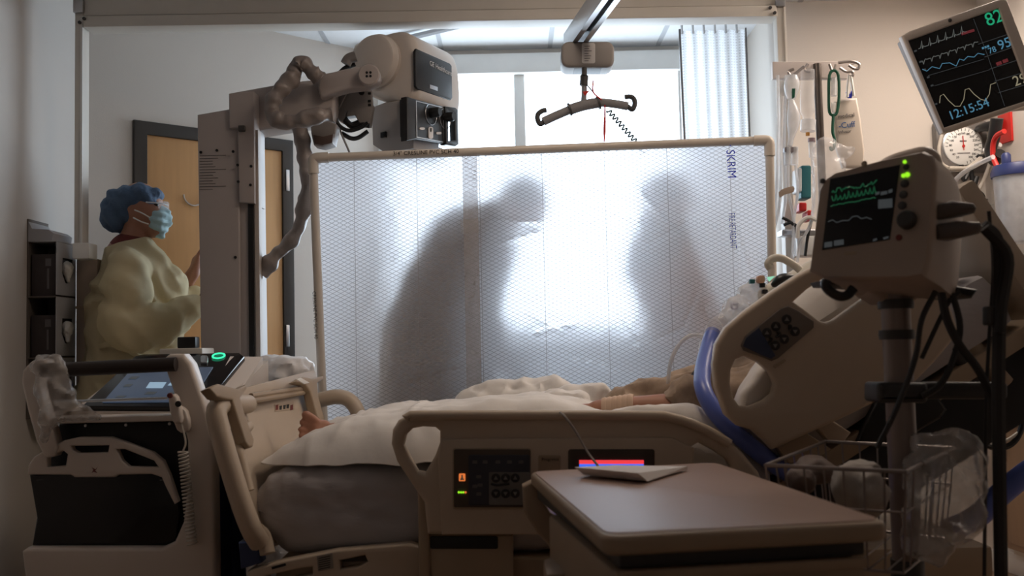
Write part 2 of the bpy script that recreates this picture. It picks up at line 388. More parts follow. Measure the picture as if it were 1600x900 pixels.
# ------------------------------------------------------------------ warm recessed lamp, then the added fill lamp
lt = tag(thing('ceiling_lamp', 'square warm recessed lamp in the ceiling above the bed head', 'ceiling lamp', (2.02, 3.75, ZC - .03)))
plate('lamp_frame', Pl((2.02, 3.75, ZC - .035), (1, 0, 0), (0, -1, 0)), [(-.32, -.32), (.32, -.32), (.32, .32), (-.32, .32)], [[(-.28, -.28), (.28, -.28), (.28, .28), (-.28, .28)]], .03, .003, WHITE, lt, 0, False)
box('diffuser', (1.74, 3.47, ZC - .02), (2.30, 4.03, ZC - .012), E_LAMP, lt, 0)
fill_lt = thing('ceiling_lamp', 'added square fill lamp, unseen, in the ceiling above the middle of the bed', 'ceiling lamp', (.35, 2.85, ZC - .03))  # made-up fixture that houses the added fill light
plate('lamp_frame', Pl((.35, 2.85, ZC - .035), (1, 0, 0), (0, -1, 0)), [(-.32, -.32), (.32, -.32), (.32, .32), (-.32, .32)], [[(-.28, -.28), (.28, -.28), (.28, .28), (-.28, .28)]], .03, .003, WHITE, fill_lt, 0, False)
box('diffuser', (.07, 2.57, ZC - .02), (.63, 3.13, ZC - .012), emis('fill_diffuser', (1, .76, .55), 2.0), fill_lt, 0)
# ------------------------------------------------------------------ lift gantry: beam and two posts
YBM = 4.0
g = thing('lift_gantry', 'beige metal beam across the room top carried by two slim posts', 'gantry', (-1.72, YBM, 0))
bp = FR(YBM)
def pq(pl, *pts): return [pl.px(*p) for p in pts]
plate('beam', bp, [(130, -60), (1213, -77), (1213, 8), (130, 25)], (), .10, .004, OFFW, g)
plate('beam_lip', bp, [(128, 25), (1213, 8), (1215, 25), (130, 42)], (), .10, .003, OFFW, g, c=.012)
for (xa, xb, yt, yb) in ((117, 130, 18, 388), (1212, 1226, -10, 700)):
    q = [bp.px(xa, yt), bp.px(xb, yt), bp.px(xb, yb), bp.px(xa, yb)]
    zb = .0 if xa > 500 else q[2][1]
    pbox('post', bp, q[0][0], q[1][0], zb, q[0][1], -.06, .0, OFFW, g, .003)
    pbox('post_edge_strip', bp, q[1][0] - .009, q[1][0], zb, q[0][1] - .03, .0, .006, WHITE if xa < 500 else OFFW, g, .001)
for (x, y) in ((124, 6), (1218, -4)):
    a, b = bp.px(x, y); pbox('bracket', bp, a - .02, a + .02, b - .04, b + .04, -.06, .015, STEEL, g, .003)
for (x, y) in ((127, 37), (134, 31), (1202, 14), (1209, 22)):
    a, b = bp.px(x, y); disc('bolt', bp, a, b, .007, .008, DARK, g, .012, 10)
a, b = bp.px(131, 392); pbox('post_foot', bp, a - .035, a + .035, b - .035, b + .03, -.05, .03, WHITE, g, .008)
# carton-like column under the post foot
plx = FR(4.08); q0 = plx.px(119, 405); q1 = plx.px(152, 405)
g2 = thing('storage_column', 'tall beige carton column between glove rack and gowned person', 'column', plx.p((q0[0] + q1[0]) / 2, 0, -.06))
pbox('column_body', plx, q0[0], q1[0], 0.0, q0[1], -.12, 0, CARTON, g2, .006)
for z in (.55, .8, 1.05, 1.3): pbox('band', plx, q0[0] - .001, q1[0] + .001, z, z + .012, -.121, .002, BEIGED, g2, .001)
# ------------------------------------------------------------------ ceiling rail, lift motor, spreader bar
RA = V((.285, 3.90, 2.30)); RD = V((-.16, 1, 0)).normalized()
rl = thing('ceiling_lift_rail', 'grooved aluminium lift rail running toward the window', 'rail', RA)
rp = Pl(RA, RD.cross(V((0, 0, 1))), (0, 0, 1))
for a0_, a1_, b0_, b1_, nm in ((-.032, -.024, 0, .075, 'rail_side'), (.024, .032, 0, .075, 'rail_side'), (-.032, .032, .07, .08, 'rail_top'), (-.032, -.010, -.003, .004, 'rail_lip'), (.010, .032, -.003, .004, 'rail_lip')):
    pbox(nm, rp, a0_, a1_, b0_, b1_, -.12, 2.6, ALU, rl, .001)
pbox('rail_groove', rp, -.012, .012, .03, .07, -.1, 2.6, BLACK, rl, 0)
mp_ = FR(3.85)
mo = thing('lift_motor', 'rounded grey patient lift motor hanging under the rail', 'lift motor', W(918, 103, 3.85))
plate('motor_case', mp_, rr(877, 64, 960, 105, 12), (), .12, .012, mat('motor_grey', (.30, .275, .26), .5), mo)
plate('motor_label', mp_, rr(909, 67, 930, 99, 3), (), .002, .0004, PAPER, mo, c=.001)
for i in range(7): 
    a, b = mp_.px(913, 72 + i * 3.8); pbox('label_line', mp_, a, a + random.uniform(.015, .036), b - .002, b, .001, .0022, INKG, mo, 0)
plate('motor_base', mp_, [(897, 104), (940, 103), (940, 107), (897, 107)], (), .09, .002, DARK, mo, c=-.015)
ptube('hanging_strap', [(913, 106), (913, 118)], 3.79, .010, DARK, mo, sm=0)
pbox('trolley', mp_, mp_.px(905, 60)[0], mp_.px(918, 60)[0], mp_.px(0, 66)[1], mp_.px(0, 50)[1], -.08, -.03, STEEL, mo, .003)
hb = thing('spreader_bar', 'grey padded spreader bar with two open hooks under the motor', 'spreader bar', W(918, 168, 3.85))
GP = mat('padded_grey', (.25, .245, .25), .7, bump=.2, bscale=120); HK = mat('hook_dark', (.06, .06, .062), .5)
ptube('padded_arm', [(849, 190), (866, 182), (889, 172)], 3.8, .017, GP, hb, 10, 4)
ptube('padded_arm', [(889, 172), (911, 165), (937, 160)], 3.8, .021, GP, hb, 10, 4)
ptube('padded_arm', [(937, 160), (958, 162), (981, 166)], 3.8, .017, GP, hb, 10, 4)
for x, y in ((890, 171), (935, 161)): ptube('band', [(x - 1.5, y + .5), (x + 1.5, y - .5)], 3.8, .026, HK, hb, 12, 0)
ptube('hook', [(850, 190), (844, 194), (840, 186), (841, 178), (848, 173), (854, 172)], 3.8, .010, HK, hb, 8, 5)
ptube('hook', [(980, 166), (988, 171), (992, 162), (990, 154), (984, 151), (976, 152)], 3.8, .010, HK, hb, 8, 5)
ptube('swivel_link', [(913, 117), (911, 126), (913, 138), (912, 158)], 3.8, .011, STEEL, hb, 8, 4)
ptube('swivel_sleeve', [(913, 118), (912, 134)], 3.8, .016, DARK, hb, 8, 0)
plate('red_tag', FR(3.775), [(910, 143), (922, 141), (914, 150)], (), .004, .001, RED, hb)
ptube('red_cord', [(927, 126), (926, 140), (930, 148), (940, 156)], 3.78, .003, RED, hb, 6, 4)
ptube('safety_wire', [(912, 128), (920, 136), (930, 148), (938, 154)], 3.79, .0025, DARK, hb, 6, 4)
tag(ptube('pull_cord', [(945, 160), (945, 190), (944, 222)], 3.79, lambda t: .0028 if t < .25 or t > .95 else (.0055 if .45 < t < .85 else .0035), RED, None, 6, 4), 'red pull cord hanging below the spreader bar', 'cord')
def coil(p, q, r, turns, seg=10):
    p, q = V(p), V(q); ax = (q - p); u = ax.normalized(); a = u.orthogonal().normalized(); b = u.cross(a); N = turns * seg
    return [p + ax * (i / N) + (a * math.cos(2 * math.pi * i / seg) + b * math.sin(2 * math.pi * i / seg)) * r for i in range(N + 1)]
tag(tube('coiled_cord', coil(W(950, 172, 3.8), W(1008, 238, 3.82), .009, 12), .0034, mat('cord_teal', (.03, .06, .065), .5), None, 5), 'thin dark coiled cord dangling beside the red pull cord', 'cord')
# ceiling track, sprinkler, beam-side brackets
tk = tag(tube('curtain_track', [WZ(560, 78, 2.735), WZ(760, 30, 2.735)], .016, GRIDM, None, 6), 'dark curtain track running diagonally along the ceiling tiles', 'track')
sp = W(716, 46, 4.75); spz = V((sp.x, sp.y, ZC)); s_ = thing('fire_sprinkler', 'small metal sprinkler head on the ceiling above the window', 'sprinkler', spz)
lathe('escutcheon', spz - V((0, 0, .012)), (0, 0, 1), [(.02, 0), (.04, .004), (.042, .012)], STEEL, s_); lathe('nozzle', spz - V((0, 0, .06)), (0, 0, 1), [(.026, 0), (.026, .006), (.008, .012), (.010, .05)], STEEL, s_)
tf = thing('ceiling_track_bracket', 'short white rail bracket hanging behind the beam by the motor', 'bracket', W(900, 34, 4.3))
plate('bracket_bar', FR(4.3), [(828, 30), (962, 30), (962, 36), (828, 36)], (), .03, .003, WHITE, tf)
for x in (833, 956): plate('clip', FR(4.28), rr(x - 4, 30, x + 4, 40, 2), (), .02, .002, STEEL, tf)
# ------------------------------------------------------------------ cubicle curtain by the window
cv = thing('cubicle_curtain', 'pale pleated cubicle curtain with open mesh top beside the window', 'curtain', W(1110, 700, 4.9))
def pleats(pa, pb, z0, z1, n, amp, name, m, parent):
    bm = bmesh.new(); N = n * 8; rows = 7; L = []
    d = (pb - pa); nn = V((0, 1, 0))
    for j in range(rows):
        z = z0 + (z1 - z0) * j / (rows - 1); row = []
        for i in range(N + 1):
            t = i / N; p = pa + d * t; k = amp * math.sin(t * n * 2 * math.pi + .5 * math.sin(z * 3)) * (1.15 - .35 * j / rows)
            row.append(bm.verts.new((p.x + .25 * k, p.y + k, z)))
        L.append(row)
    for A, B in zip(L, L[1:]):
        for i in range(N): bm.faces.new((A[i], A[i + 1], B[i + 1], B[i]))
    return bm_link(name, bm, m, parent)
pa = W(1062, 100, 4.95); pb = W(1165, 100, 4.95)
MESHM = fabric('curtain_mesh', (.86, .89, .93), .03, .6, .05, 60); n_, l_ = nodes_of(MESHM)
bsd = n_['Principled BSDF']; tcx = n_.new('ShaderNodeTexCoord'); sep = n_.new('ShaderNodeSeparateXYZ'); l_.new(tcx.outputs['Object'], sep.inputs[0])
def mth(n, l, op, a, b=None, c=None):
    k = n.new('ShaderNodeMath'); k.operation = op
    for i, x in enumerate((a, b, c)):
        if x is None: continue
        if isinstance(x, (int, float)): k.inputs[i].default_value = x
        else: l.new(x, k.inputs[i])
    return k.outputs[0]
hx = mth(n_, l_, 'FRACT', mth(n_, l_, 'MULTIPLY', sep.outputs[0], 70)); hz = mth(n_, l_, 'FRACT', mth(n_, l_, 'MULTIPLY', sep.outputs[2], 70))
hole = mth(n_, l_, 'MULTIPLY', mth(n_, l_, 'GREATER_THAN', hx, .45), mth(n_, l_, 'GREATER_THAN', hz, .45))
l_.new(mth(n_, l_, 'SUBTRACT', 1.0, mth(n_, l_, 'MULTIPLY', hole, .8)), bsd.inputs['Alpha'])
pleats(pa, pb, 1.62, 2.68, 6, .007, 'mesh_top', MESHM, cv); pleats(pa, pb, .18, 1.625, 6, .008, 'drape', CURT, cv)
tube('hem_cord', [V((pa.x, pa.y - .03, 2.68)), V((pa.x + .03, pa.y - .03, .2))], .006, INKG, cv, 6); tube('hem_cord', [V((pb.x, pb.y - .03, 2.68)), V((pb.x, pb.y - .03, .2))], .004, INKG, cv, 6)
for i in range(6):
    p = pa.lerp(pb, (i + .3) / 6); tube('hanger_clip', [(p.x, p.y, 2.665), (p.x, p.y, 2.74)], .006, STEEL, cv, 6)
tube('rail', [pa + V((-.1, 0, 2.745 - pa.z)), pb + V((.12, 0, 2.745 - pb.z))], .010, WHITE, cv, 8)
# ------------------------------------------------------------------ mobile x-ray machine
xr = thing('mobile_xray_machine', 'beige mobile x-ray machine with tall grey column and tube head', 'x-ray machine', (-1.12, 3.4, 0))
D0 = 2.95
plate('front_shell', FR(D0), [(33, 862), (42, 856), (252, 856), (272, 847), (286, 815), (292, 760), (292, 690), (280, 640), (262, 590), (253, 562), (264, 553), (286, 553), (298, 568), (322, 640), (333, 690), (338, 1020), (60, 1020), (38, 900)], (), .07, .012, XWHITE, xr)
plate('left_handle_post', FR(D0), [(33, 598), (40, 572), (58, 560), (72, 563), (72, 578), (60, 596), (70, 640), (88, 700), (74, 716), (56, 690)], (), .06, .010, XWHITE, xr, 2)
plate('inner_front', FR(D0 + .09), [(92, 662), (292, 655), (300, 880), (45, 880), (62, 780)], (), .04, .006, BLACK, xr)
for x in (134, 197, 265): a, b = FR(D0 + .05).px(x, 665 - (x > 150) * 1 - (x > 220) * 2); disc('screw', FR(D0 + .05), a, b, .0045, .004, STEEL, xr, 0, 10)
ptube('drive_handle', [(66, 579), (90, 578), (255, 570), (275, 569)], D0 - .02, .021, mat('handle_brown_rubber', (.03, .021, .018), .5), xr, 12, 0)
# body and wheels
box('body', (-1.36, 3.06, .12), (-.93, 3.95, .86), XWHITE, xr, .03)
box('lower_skirt', (-1.38, 2.98, .07), (-.91, 3.9, .30), XWHITE, xr, .03)
for x in (-1.37, -.94):
    for y in (3.25, 3.85): lathe('wheel', (x, y, .1), (1, 0, 0), [(.03, -.02), (.1, -.02), (.1, .035), (.03, .035)], RUBBER, xr, 20)
# tray between the handles
c0, c1 = W(80, 650, 2.98), W(300, 640, 2.98)
plate('tray', Pl((0, 2.96, .925), (1, 0, 0), (0, 1, 0)), [(c0.x, 0), (c1.x, 0), (c1.x, .15), (c0.x, .15)], (), .018, .004, XWHITE, xr, 0, False)
ptube('tray_rail', [(84, 628), (262, 622)], 2.99, .004, STEEL, xr, 6, 0)
# slanted console
A = W(131, 632, 3.10); B = W(316, 634, 3.10); Cc = W(376, 551, 3.42); Dd = W(211, 556, 3.42)
cp = Pl(A, (B - A), (Dd - A))
def cpx(*pts): return [cp.px(*p) for p in pts]
rings = []
for dz in (0, -.12):
    rings.append([A + V((-.03, -.02, dz - .02)), B + V((.04, -.02, dz - .02)), Cc + V((.07, .1, dz - .03)), Dd + V((-.05, .1, dz - .03))])
loft('console_base', [rings[1], rings[0]], XWHITE, xr, smooth=False)
plate('console_bezel', cp, [(128, 634), (211, 556), (225, 553), (374, 551), (382, 557), (316, 636)], (), .02, .004, BLACKG, xr, c=.006)
loft('console_side', [[Cc + V((-.03, -.02, -.012)), B + V((.0, 0, -.012)), B + V((.0, 0, -.10)), Cc + V((-.03, 0, -.2))], [Cc + V((.06, .06, -.016)), B + V((.06, .06, -.022)), B + V((.06, .06, -.12)), Cc + V((.06, .08, -.2))]], XWHITE, xr, smooth=False)
dsp = plate('display', cp, [(160, 628), (205, 577), (333, 573), (300, 627)], (), .004, .001, E_LCD, xr, c=.010)
for (x0, y0, x1, y1, m) in ((228, 597, 254, 606, E_LCDL), (262, 596, 272, 602, E_LCDL), (200, 588, 212, 592, E_DIMW), (192, 600, 202, 604, E_DIMW), (225, 612, 240, 616, E_DIMW), (286, 588, 300, 594, E_DIMW), (180, 618, 192, 621, E_DIMW), (262, 612, 280, 615, E_DIMW)):
    plate('screen_field', cp, [(x0, y1), (x0 + 6, y0), (x1 + 6, y0), (x1, y1)], (), .001, 0, m, dsp, c=.0115)
a, b = cp.px(342, 560)
tube('power_ring', [cp.p(a + .020 * math.cos(t), b + .020 * math.sin(t), .010) for t in [k * math.pi / 12 for k in range(24)]], .0032, E_RING, xr, 6, 0, True)
plate('key_switch', cp, rr(313, 555, 325, 566, 3), (), .012, .002, STEEL, xr, c=.014)
# cup block with dark knob behind the console
kb = W(295, 552, 3.5); box('console_riser', (kb.x - .09, 3.46, 1.02), (kb.x + .06, 3.6, 1.125), OFFW, xr, .006)
box('collision_knob', (kb.x - .035, 3.48, 1.125), (kb.x + .03, 3.53, 1.165), BLACK, xr, .006)
# hand switch with coiled lead
plate('hand_switch_holder', FR(D0 - .03), [(266, 640), (276, 634), (290, 642), (295, 668), (288, 676), (276, 672)], (), .03, .005, XWHITE, xr, 2)
plate('hand_switch', FR(D0 - .05), [(262, 622), (268, 616), (276, 620), (284, 655), (278, 662), (268, 658)], (), .03, .008, XWHITE, xr, 2)
a, b = FR(D0 - .05).px(279, 631); disc('switch_button', FR(D0 - .05), a, b, .009, .006, BLACK, xr, 0, 12)
a, b = FR(D0 - .05).px(266, 618); disc('trigger_button', FR(D0 - .05), a, b, .008, .006, SCRUB, xr, 0, 12)
tube('switch_lead', coil(W(286, 705, D0 - .03), W(300, 850, D0 - .03), .014, 26, 8), .003, OFFW, xr, 5)
ptube('switch_wire', [(283, 660), (290, 690), (286, 705)], D0 - .03, .003, OFFW, xr, 6)
# column
cpl = FR(3.74)
plate('column_mast', cpl, [(308, 179), (360, 170), (373, 168), (376, 640), (315, 640)], (), .20, .006, XGREY, xr)
plate('column_side', cpl, [(372, 160), (396, 158), (402, 640), (374, 640)], (), .17, .004, XGREY, xr, c=-.012)
plate('track_slot', cpl, [(387, 312), (395, 312), (398, 640), (390, 640)], (), .02, .001, BLACK, xr, c=-.005)
plate('track_strip', cpl, [(396, 203), (403, 203), (408, 640), (401, 640)], (), .05, .002, mat('strip_taupe', (.42, .37, .33), .55), xr, c=-.004)
plate('carriage', cpl, [(357, 146), (372, 143), (397, 143), (398, 318), (373, 316), (371, 200), (358, 200)], (), .16, .006, XGREY, xr, c=.015)
for (x, y) in ((314, 238), (339, 235), (366, 238), (373, 259), (394, 261), (374, 285), (393, 290), (368, 402)):
    a, b = cpl.px(x, y); disc('screw', cpl, a, b, .0055, .004, BLACK, xr, .014 if x > 356 and y < 310 else .0, 10)
for i in range(13):
    y = 243 + i * 4.4; wdt = random.choice((.05, .07, .09, .06)) if i not in (0, 5, 11) else .1
    a, b = cpl.px(312, y); pbox('label_line', cpl, a, a + wdt, b - .002, b, 0, .0012, INKG, xr, 0)
pbox('clamp', cpl, *[cpl.px(374, 0)[0], cpl.px(384, 0)[0]], cpl.px(0, 216)[1], cpl.px(0, 207)[1], .0, .03, DARK, xr, .003)
# horizontal arm
apl = FR(3.80)
plate('telescopic_arm', apl, [(370, 146), (374, 142), (452, 128), (500, 123), (520, 125), (523, 160), (520, 187), (470, 193), (402, 204), (376, 200), (371, 194)], (), .14, .012, XGREY, xr)
plate('tube_yoke', FR(3.76), [(498, 120), (520, 112), (545, 106), (570, 103), (586, 104), (594, 117), (588, 130), (572, 136), (545, 139), (520, 146), (500, 152)], (), .07, .010, XGREY, xr, 2)
# tube head: side plane S and black front plane Q
uS = V((.89, -.456, 0)); SO = W(646, 100, 3.93); S = Pl(SO, uS, (0, 0, 1)); uQ = V((.456, .89, 0)); Q = Pl(SO, uQ, (0, 0, 1))
plate('tube_housing', S, [(548, 96), (547, 76), (556, 64), (590, 54), (618, 47), (634, 50), (644, 62), (650, 90), (652, 130), (648, 152), (636, 164), (610, 160), (586, 154), (566, 140)], (), .36, .035, XWHITE, xr, 3, res=4)
a, b = S.px(592, 97); lathe('pivot_disc', S.p(a, b, -.01), S.n, [(.108, 0), (.110, .03), (.104, .036), (.100, .055), (.09, .06)], XWHITE, xr, 36)
S2 = FR(3.74); a, b = S2.px(577, 118); lathe('pivot_hub', S2.p(a, b, -.02), S2.n, [(.042, 0), (.042, .03), (.037, .036)], XGREY, xr, 24)
for dx in (-.007, .007):
    for dz in (-.007, .007): disc('hub_hole', S2, a + dx, b + dz, .005, .002, BLACK, xr, .016, 10)
nb = plate('name_panel', Q, rr(649, 78, 707, 158, 4) if False else [(649, 80), (651, 76), (703, 99), (706, 103), (707, 153), (704, 157), (653, 139), (650, 135)], (), .012, .003, BLACK, xr, c=.018)
a, b = Q.px(665, 103); text('lettering', 'GE Healthcare', Q, a, b, .030, PAPER, nb, .0195, -1)
plate('logo_badge', Q, [(672, 132), (684, 136), (684, 142), (672, 138)], (), .003, .0005, STEEL, nb, c=.020)
plate('collimator_box', S, [(580, 168), (600, 160), (640, 154), (646, 160), (646, 232), (600, 238), (582, 226)], (), .20, .006, mat('collimator_grey', (.36, .335, .32), .5), xr)
plate('collimator_base', S, [(594, 224), (648, 218), (650, 236), (600, 240)], (), .24, .004, DARK, xr, c=-.02)
plate('latch_block', S, [(594, 207), (602, 205), (602, 214), (594, 215)], (), .02, .002, BLACK, xr, c=.012)
plate('side_panel', S, [(624, 156), (636, 151), (640, 156), (641, 216), (636, 219), (625, 214)], (), .03, .003, BLACK, xr, c=.012)
cfp = plate('control_panel', Q, [(636, 151), (650, 155), (696, 167), (697, 225), (650, 217), (636, 220)], (), .03, .004, BLACK, xr, c=.03)
plate('panel_border', Q, [(650, 157), (694, 168), (695, 223), (651, 215)], [[(651, 158.5), (693, 169.5), (694, 221.5), (652, 213.5)]], .002, .0003, STEEL, cfp, c=.0315)
plate('bumper_handle', Q, [(696, 166), (712, 168), (716, 172), (717, 226), (712, 229), (697, 226)], [[(701, 176), (711, 177), (712, 219), (701, 220)]], .03, .004, BLACK, xr, c=.04)
for x, y in ((664, 178), (686, 185)):
    a, b = Q.px(x, y); tube('dial_scale', [Q.p(a - .005 + .042 * math.cos(t), b - .008 + .042 * math.sin(t), .032) for t in [R(k) for k in range(110, 390, 20)]], .0016, STEEL, cfp, 5)
    lathe('dial_knob', Q.p(a, b, .03), Q.n, [(.021, 0), (.020, .035), (.016, .042)], BLACK, cfp, 16)
for x, y in ((660, 201), (686, 208)): plate('button', Q, rr(x - 4, y - 2, x + 4, y + 2, 2), (), .004, .0005, PAPER, cfp, c=.033)
plate('lamp_symbol', Q, rr(670, 198, 677, 217, 3), [rr(672, 200, 675, 206, 1)], .003, .0005, PAPER, cfp, c=.033)
# gimbal bracket and gadgetry behind the yoke
GM = mat('bracket_grey', (.22, .20, .19), .5)
plate('gimbal_bracket', FR(3.90), [(524, 140), (578, 132), (583, 165), (578, 196), (564, 196), (552, 176), (542, 174), (536, 192), (528, 186)], [[(541, 182), (556, 180), (552, 172), (543, 172)]], .05, .004, GM, xr)
for y in (138, 146, 158, 164): a, b = FR(3.9).px(577.5, y); pbox('slot', FR(3.9), a - .006, a + .006, b - .005, b + .005, 0, .003, BLACK, xr, .001)
a, b = FR(3.9).px(565, 144); disc('port', FR(3.9), a, b, .012, .004, BLACK, xr, 0, 12)
plate('arm_sensor', FR(3.78), [(485, 192), (508, 186), (526, 194), (524, 208), (520, 224), (503, 229), (490, 226), (486, 208)], (), .08, .006, GM, xr)
plate('sensor_window', FR(3.77), [(489, 210), (505, 213), (521, 209), (519, 223), (503, 227), (491, 224)], (), .05, .004, mat('sensor_brown', (.09, .06, .05), .3), xr, c=.004)
for k, (pts, r) in enumerate((([(520, 150), (522, 178), (530, 196), (545, 204), (562, 200), (575, 192)], .008), ([(544, 140), (534, 160), (526, 180), (532, 205), (546, 238)], .004), ([(575, 205), (560, 215), (548, 216), (534, 208)], .009), ([(538, 188), (552, 198), (566, 194), (578, 196)], .012), ([(536, 182), (548, 194), (562, 190)], .010), ([(543, 142), (560, 152), (580, 166)], .006), ([(555, 100), (540, 106), (531, 114)], .010))):
    ptube('cable', pts, 3.88 + .01 * k, r, BLACK if k != 1 else GM, xr, 8)
ptube('cable_boot', [(556, 88), (545, 92), (540, 100)], 3.92, .022, GM, xr, 10)
ptube('cable_loop', [(600, 240), (612, 247), (625, 250), (636, 246)], 3.80, .006, GM, xr, 8)
def sleeve(name, pts, ds, r, parent, ridges=9):
    P = [W(x, y, d) for (x, y), d in zip(pts, ds)]; P = crom(P, 12)
    o = tube(name, P, lambda t: r * (1 + .10 * math.sin(t * ridges * 4.1) + .07 * math.sin(t * ridges * 9 + 1)), SLEEVE, parent, 16)
    me = o.data
    for v in me.vertices:
        q = v.co + o.location; v.co += v.normal * (.012 * fbm(V((q.x * .7, q.y, q.z * .7)), 16, 3))
    return o
sleeve('cable_sleeve', [(500, 124), (488, 112), (474, 99), (463, 103), (456, 118), (443, 136), (428, 156), (424, 176), (438, 190), (462, 191), (490, 184), (518, 180)], [3.73, 3.71, 3.70, 3.70, 3.70, 3.69, 3.68, 3.67, 3.66, 3.66, 3.66, 3.68], .030, xr)
sleeve('cable_sleeve', [(466, 196), (474, 230), (480, 270), (479, 310), (472, 345), (452, 378), (430, 402), (408, 428)], [3.80] * 8, .029, xr, 7)
# detector plate in the bin
dt = thing('xray_detector_plate', 'black flat x-ray detector with beige carrying handle in the machine bin', 'x-ray detector', W(160, 858, 2.985))
dp = FR(2.985)
plate('detector_panel', dp, [(46, 742), (80, 740), (264, 738), (276, 770), (280, 800), (268, 880), (45, 880), (58, 812), (56, 800)], (), .022, .004, BLACKG, dt)
hdl = plate('handle_frame', FR(2.965), [(42, 742), (44, 726), (52, 714), (70, 703), (100, 688), (122, 683), (172, 683), (194, 690), (238, 707), (254, 720), (264, 742), (278, 784), (272, 788), (258, 760), (252, 746), (236, 741), (184, 742), (178, 746), (116, 746), (110, 742)], [[(74, 716), (98, 704), (105, 710), (102, 728), (74, 730)], [(111, 697), (120, 697), (170, 696), (168, 707), (122, 708), (113, 703)], [(182, 702), (194, 702), (240, 720), (247, 730), (200, 729), (190, 720)]], .03, .006, XWHITE, dt)
plate('handle_symbol', FR(2.965), [(143, 730), (150, 734), (152, 730), (148, 735), (152, 739), (146, 737), (143, 739), (146, 734)], (), .002, .0002, SCRUB, hdl, c=.001)
for x in (52, 246):
    a, b = FR(2.965).px(x, 752); pbox('corner_mark', dp, a, a + .02, b, b + .0015, 0, .0008, INKG, dt, 0)
# plastic cover draped on the left handle
def crumple(name, prims, m, parent=None, voxel=.01, amp=.02, sc=14, label=None, smooth=2):
    return blob(name, prims, m, parent, voxel, smooth, lambda p: amp * (.42 - 1.15 * abs(fbm(V((p.x + .4 * p.z, p.y * 1.2, p.z - .3 * p.x)), sc * .62, 2)) - .65 * abs(fbm(p + V((5, 2, 1)), sc * 1.5, 2))), label)
w_ = lambda x, y, d: W(x, y, d)
cvp = crumple('plastic_cover', [('c', w_(70, 572, 2.9), w_(85, 640, 2.9), .030, .045), ('c', w_(85, 565, 2.9), w_(95, 625, 2.9), .022, .04), ('c', w_(80, 640, 2.9), w_(72, 680, 2.9), .035, .018), ('c', w_(95, 635, 2.9), w_(150, 652, 2.92), .04, .012), ('e', w_(72, 572, 2.91), (.05, .04, .03))], BAGM, None, .008, .022, 16)
tag(cvp, 'crumpled clear plastic cover draped over the left handle post', 'plastic cover')
# navy drape hanging between machine and bed
bm = bmesh.new(); L = []
for j in range(8):
    row = []
    for i in range(25):
        t = i / 24; x = 322 + 68 * t; y = 660 + 300 * j / 7 + (0 if t < .5 else 30 * (t - .5)); p = W(x - 12 * (1 - j / 7), y, 3.02 + .05 * t); p.y += .02 * math.sin(t * 22 + j * .2)
        row.append(bm.verts.new(p))
    L.append(row)
for A_, B_ in zip(L, L[1:]):
    for i in range(24): bm.faces.new((A_[i], A_[i + 1], B_[i + 1], B_[i]))
bmesh.ops.solidify(bm, geom=bm.faces[:], thickness=.008)
tag(bm_link('lead_apron', bm, NAVY), 'dark navy apron hanging beside the footboard', 'apron')
# crumpled white bag behind the footboard
tag(crumple('linen_bag', [('e', w_(440, 572, 3.66), (.10, .08, .045)), ('e', w_(465, 580, 3.66), (.06, .07, .05)), ('e', w_(425, 566, 3.66), (.05, .06, .04)), ('c', w_(440, 600, 3.66), w_(445, 720, 3.66), .09, .10), ('c', w_(445, 720, 3.66), V((w_(445, 720, 3.66).x, 3.66, .10)), .10, .11)], mat('white_bag_plastic', (.80, .79, .80), .4), None, .011, .025, 13), 'crumpled white linen bag behind the footboard', 'bag')
# ------------------------------------------------------------------ the gowned person at the machine
YP = 4.15
def w(x, y, dd=0.0): return W(x, y, YP + dd)
pz = w(200, 560); pe = thing('person', 'person in yellow gown, blue bouffant cap and mask looking up', 'person', (pz.x, YP, 0))
def hand(wr, dirn, up, s=1.0, curl=.5):
    d = V(dirn).normalized(); n = V(up); n = (n - d * n.dot(d)).normalized(); sd = d.cross(n); out = []
    wr = V(wr); out.append(('c', wr, wr + d * .05 * s, .022 * s, .026 * s))
    for k in range(4): out.append(('c', wr + d * .02 * s + sd * (k - 1.5) * .012 * s, wr + d * .085 * s + sd * (k - 1.5) * .020 * s, .013 * s, .011 * s))
    for k, L in enumerate((.066, .076, .070, .054)):
        p0 = wr + d * .085 * s + sd * (k - 1.5) * .020 * s; a = curl
        p1 = p0 + (d * math.cos(a * .6) - n * math.sin(a * .6)) * L * .5 * s; p2 = p1 + (d * math.cos(a * 1.5) - n * math.sin(a * 1.5)) * L * .32 * s; p3 = p2 + (d * math.cos(a * 2.2) - n * math.sin(a * 2.2)) * L * .25 * s
        out += [('c', p0, p1, .0095 * s, .009 * s), ('c', p1, p2, .009 * s, .008 * s), ('c', p2, p3, .008 * s, .007 * s)]
    t0 = wr + d * .03 * s - sd * .026 * s; t1 = t0 + (d * .7 - sd * .7 - n * .2).normalized() * .038 * s; t2 = t1 + (d * .95 - sd * .2 - n * .3).normalized() * .03 * s
    out += [('c', t0, t1, .013 * s, .011 * s), ('c', t1, t2, .0105 * s, .008 * s)]
    return out
fz = lambda x, dd: V((w(x, 560).x, YP + dd, .05))
wrN = w(306, 476, -.10); wrF = w(303, 425, .10)
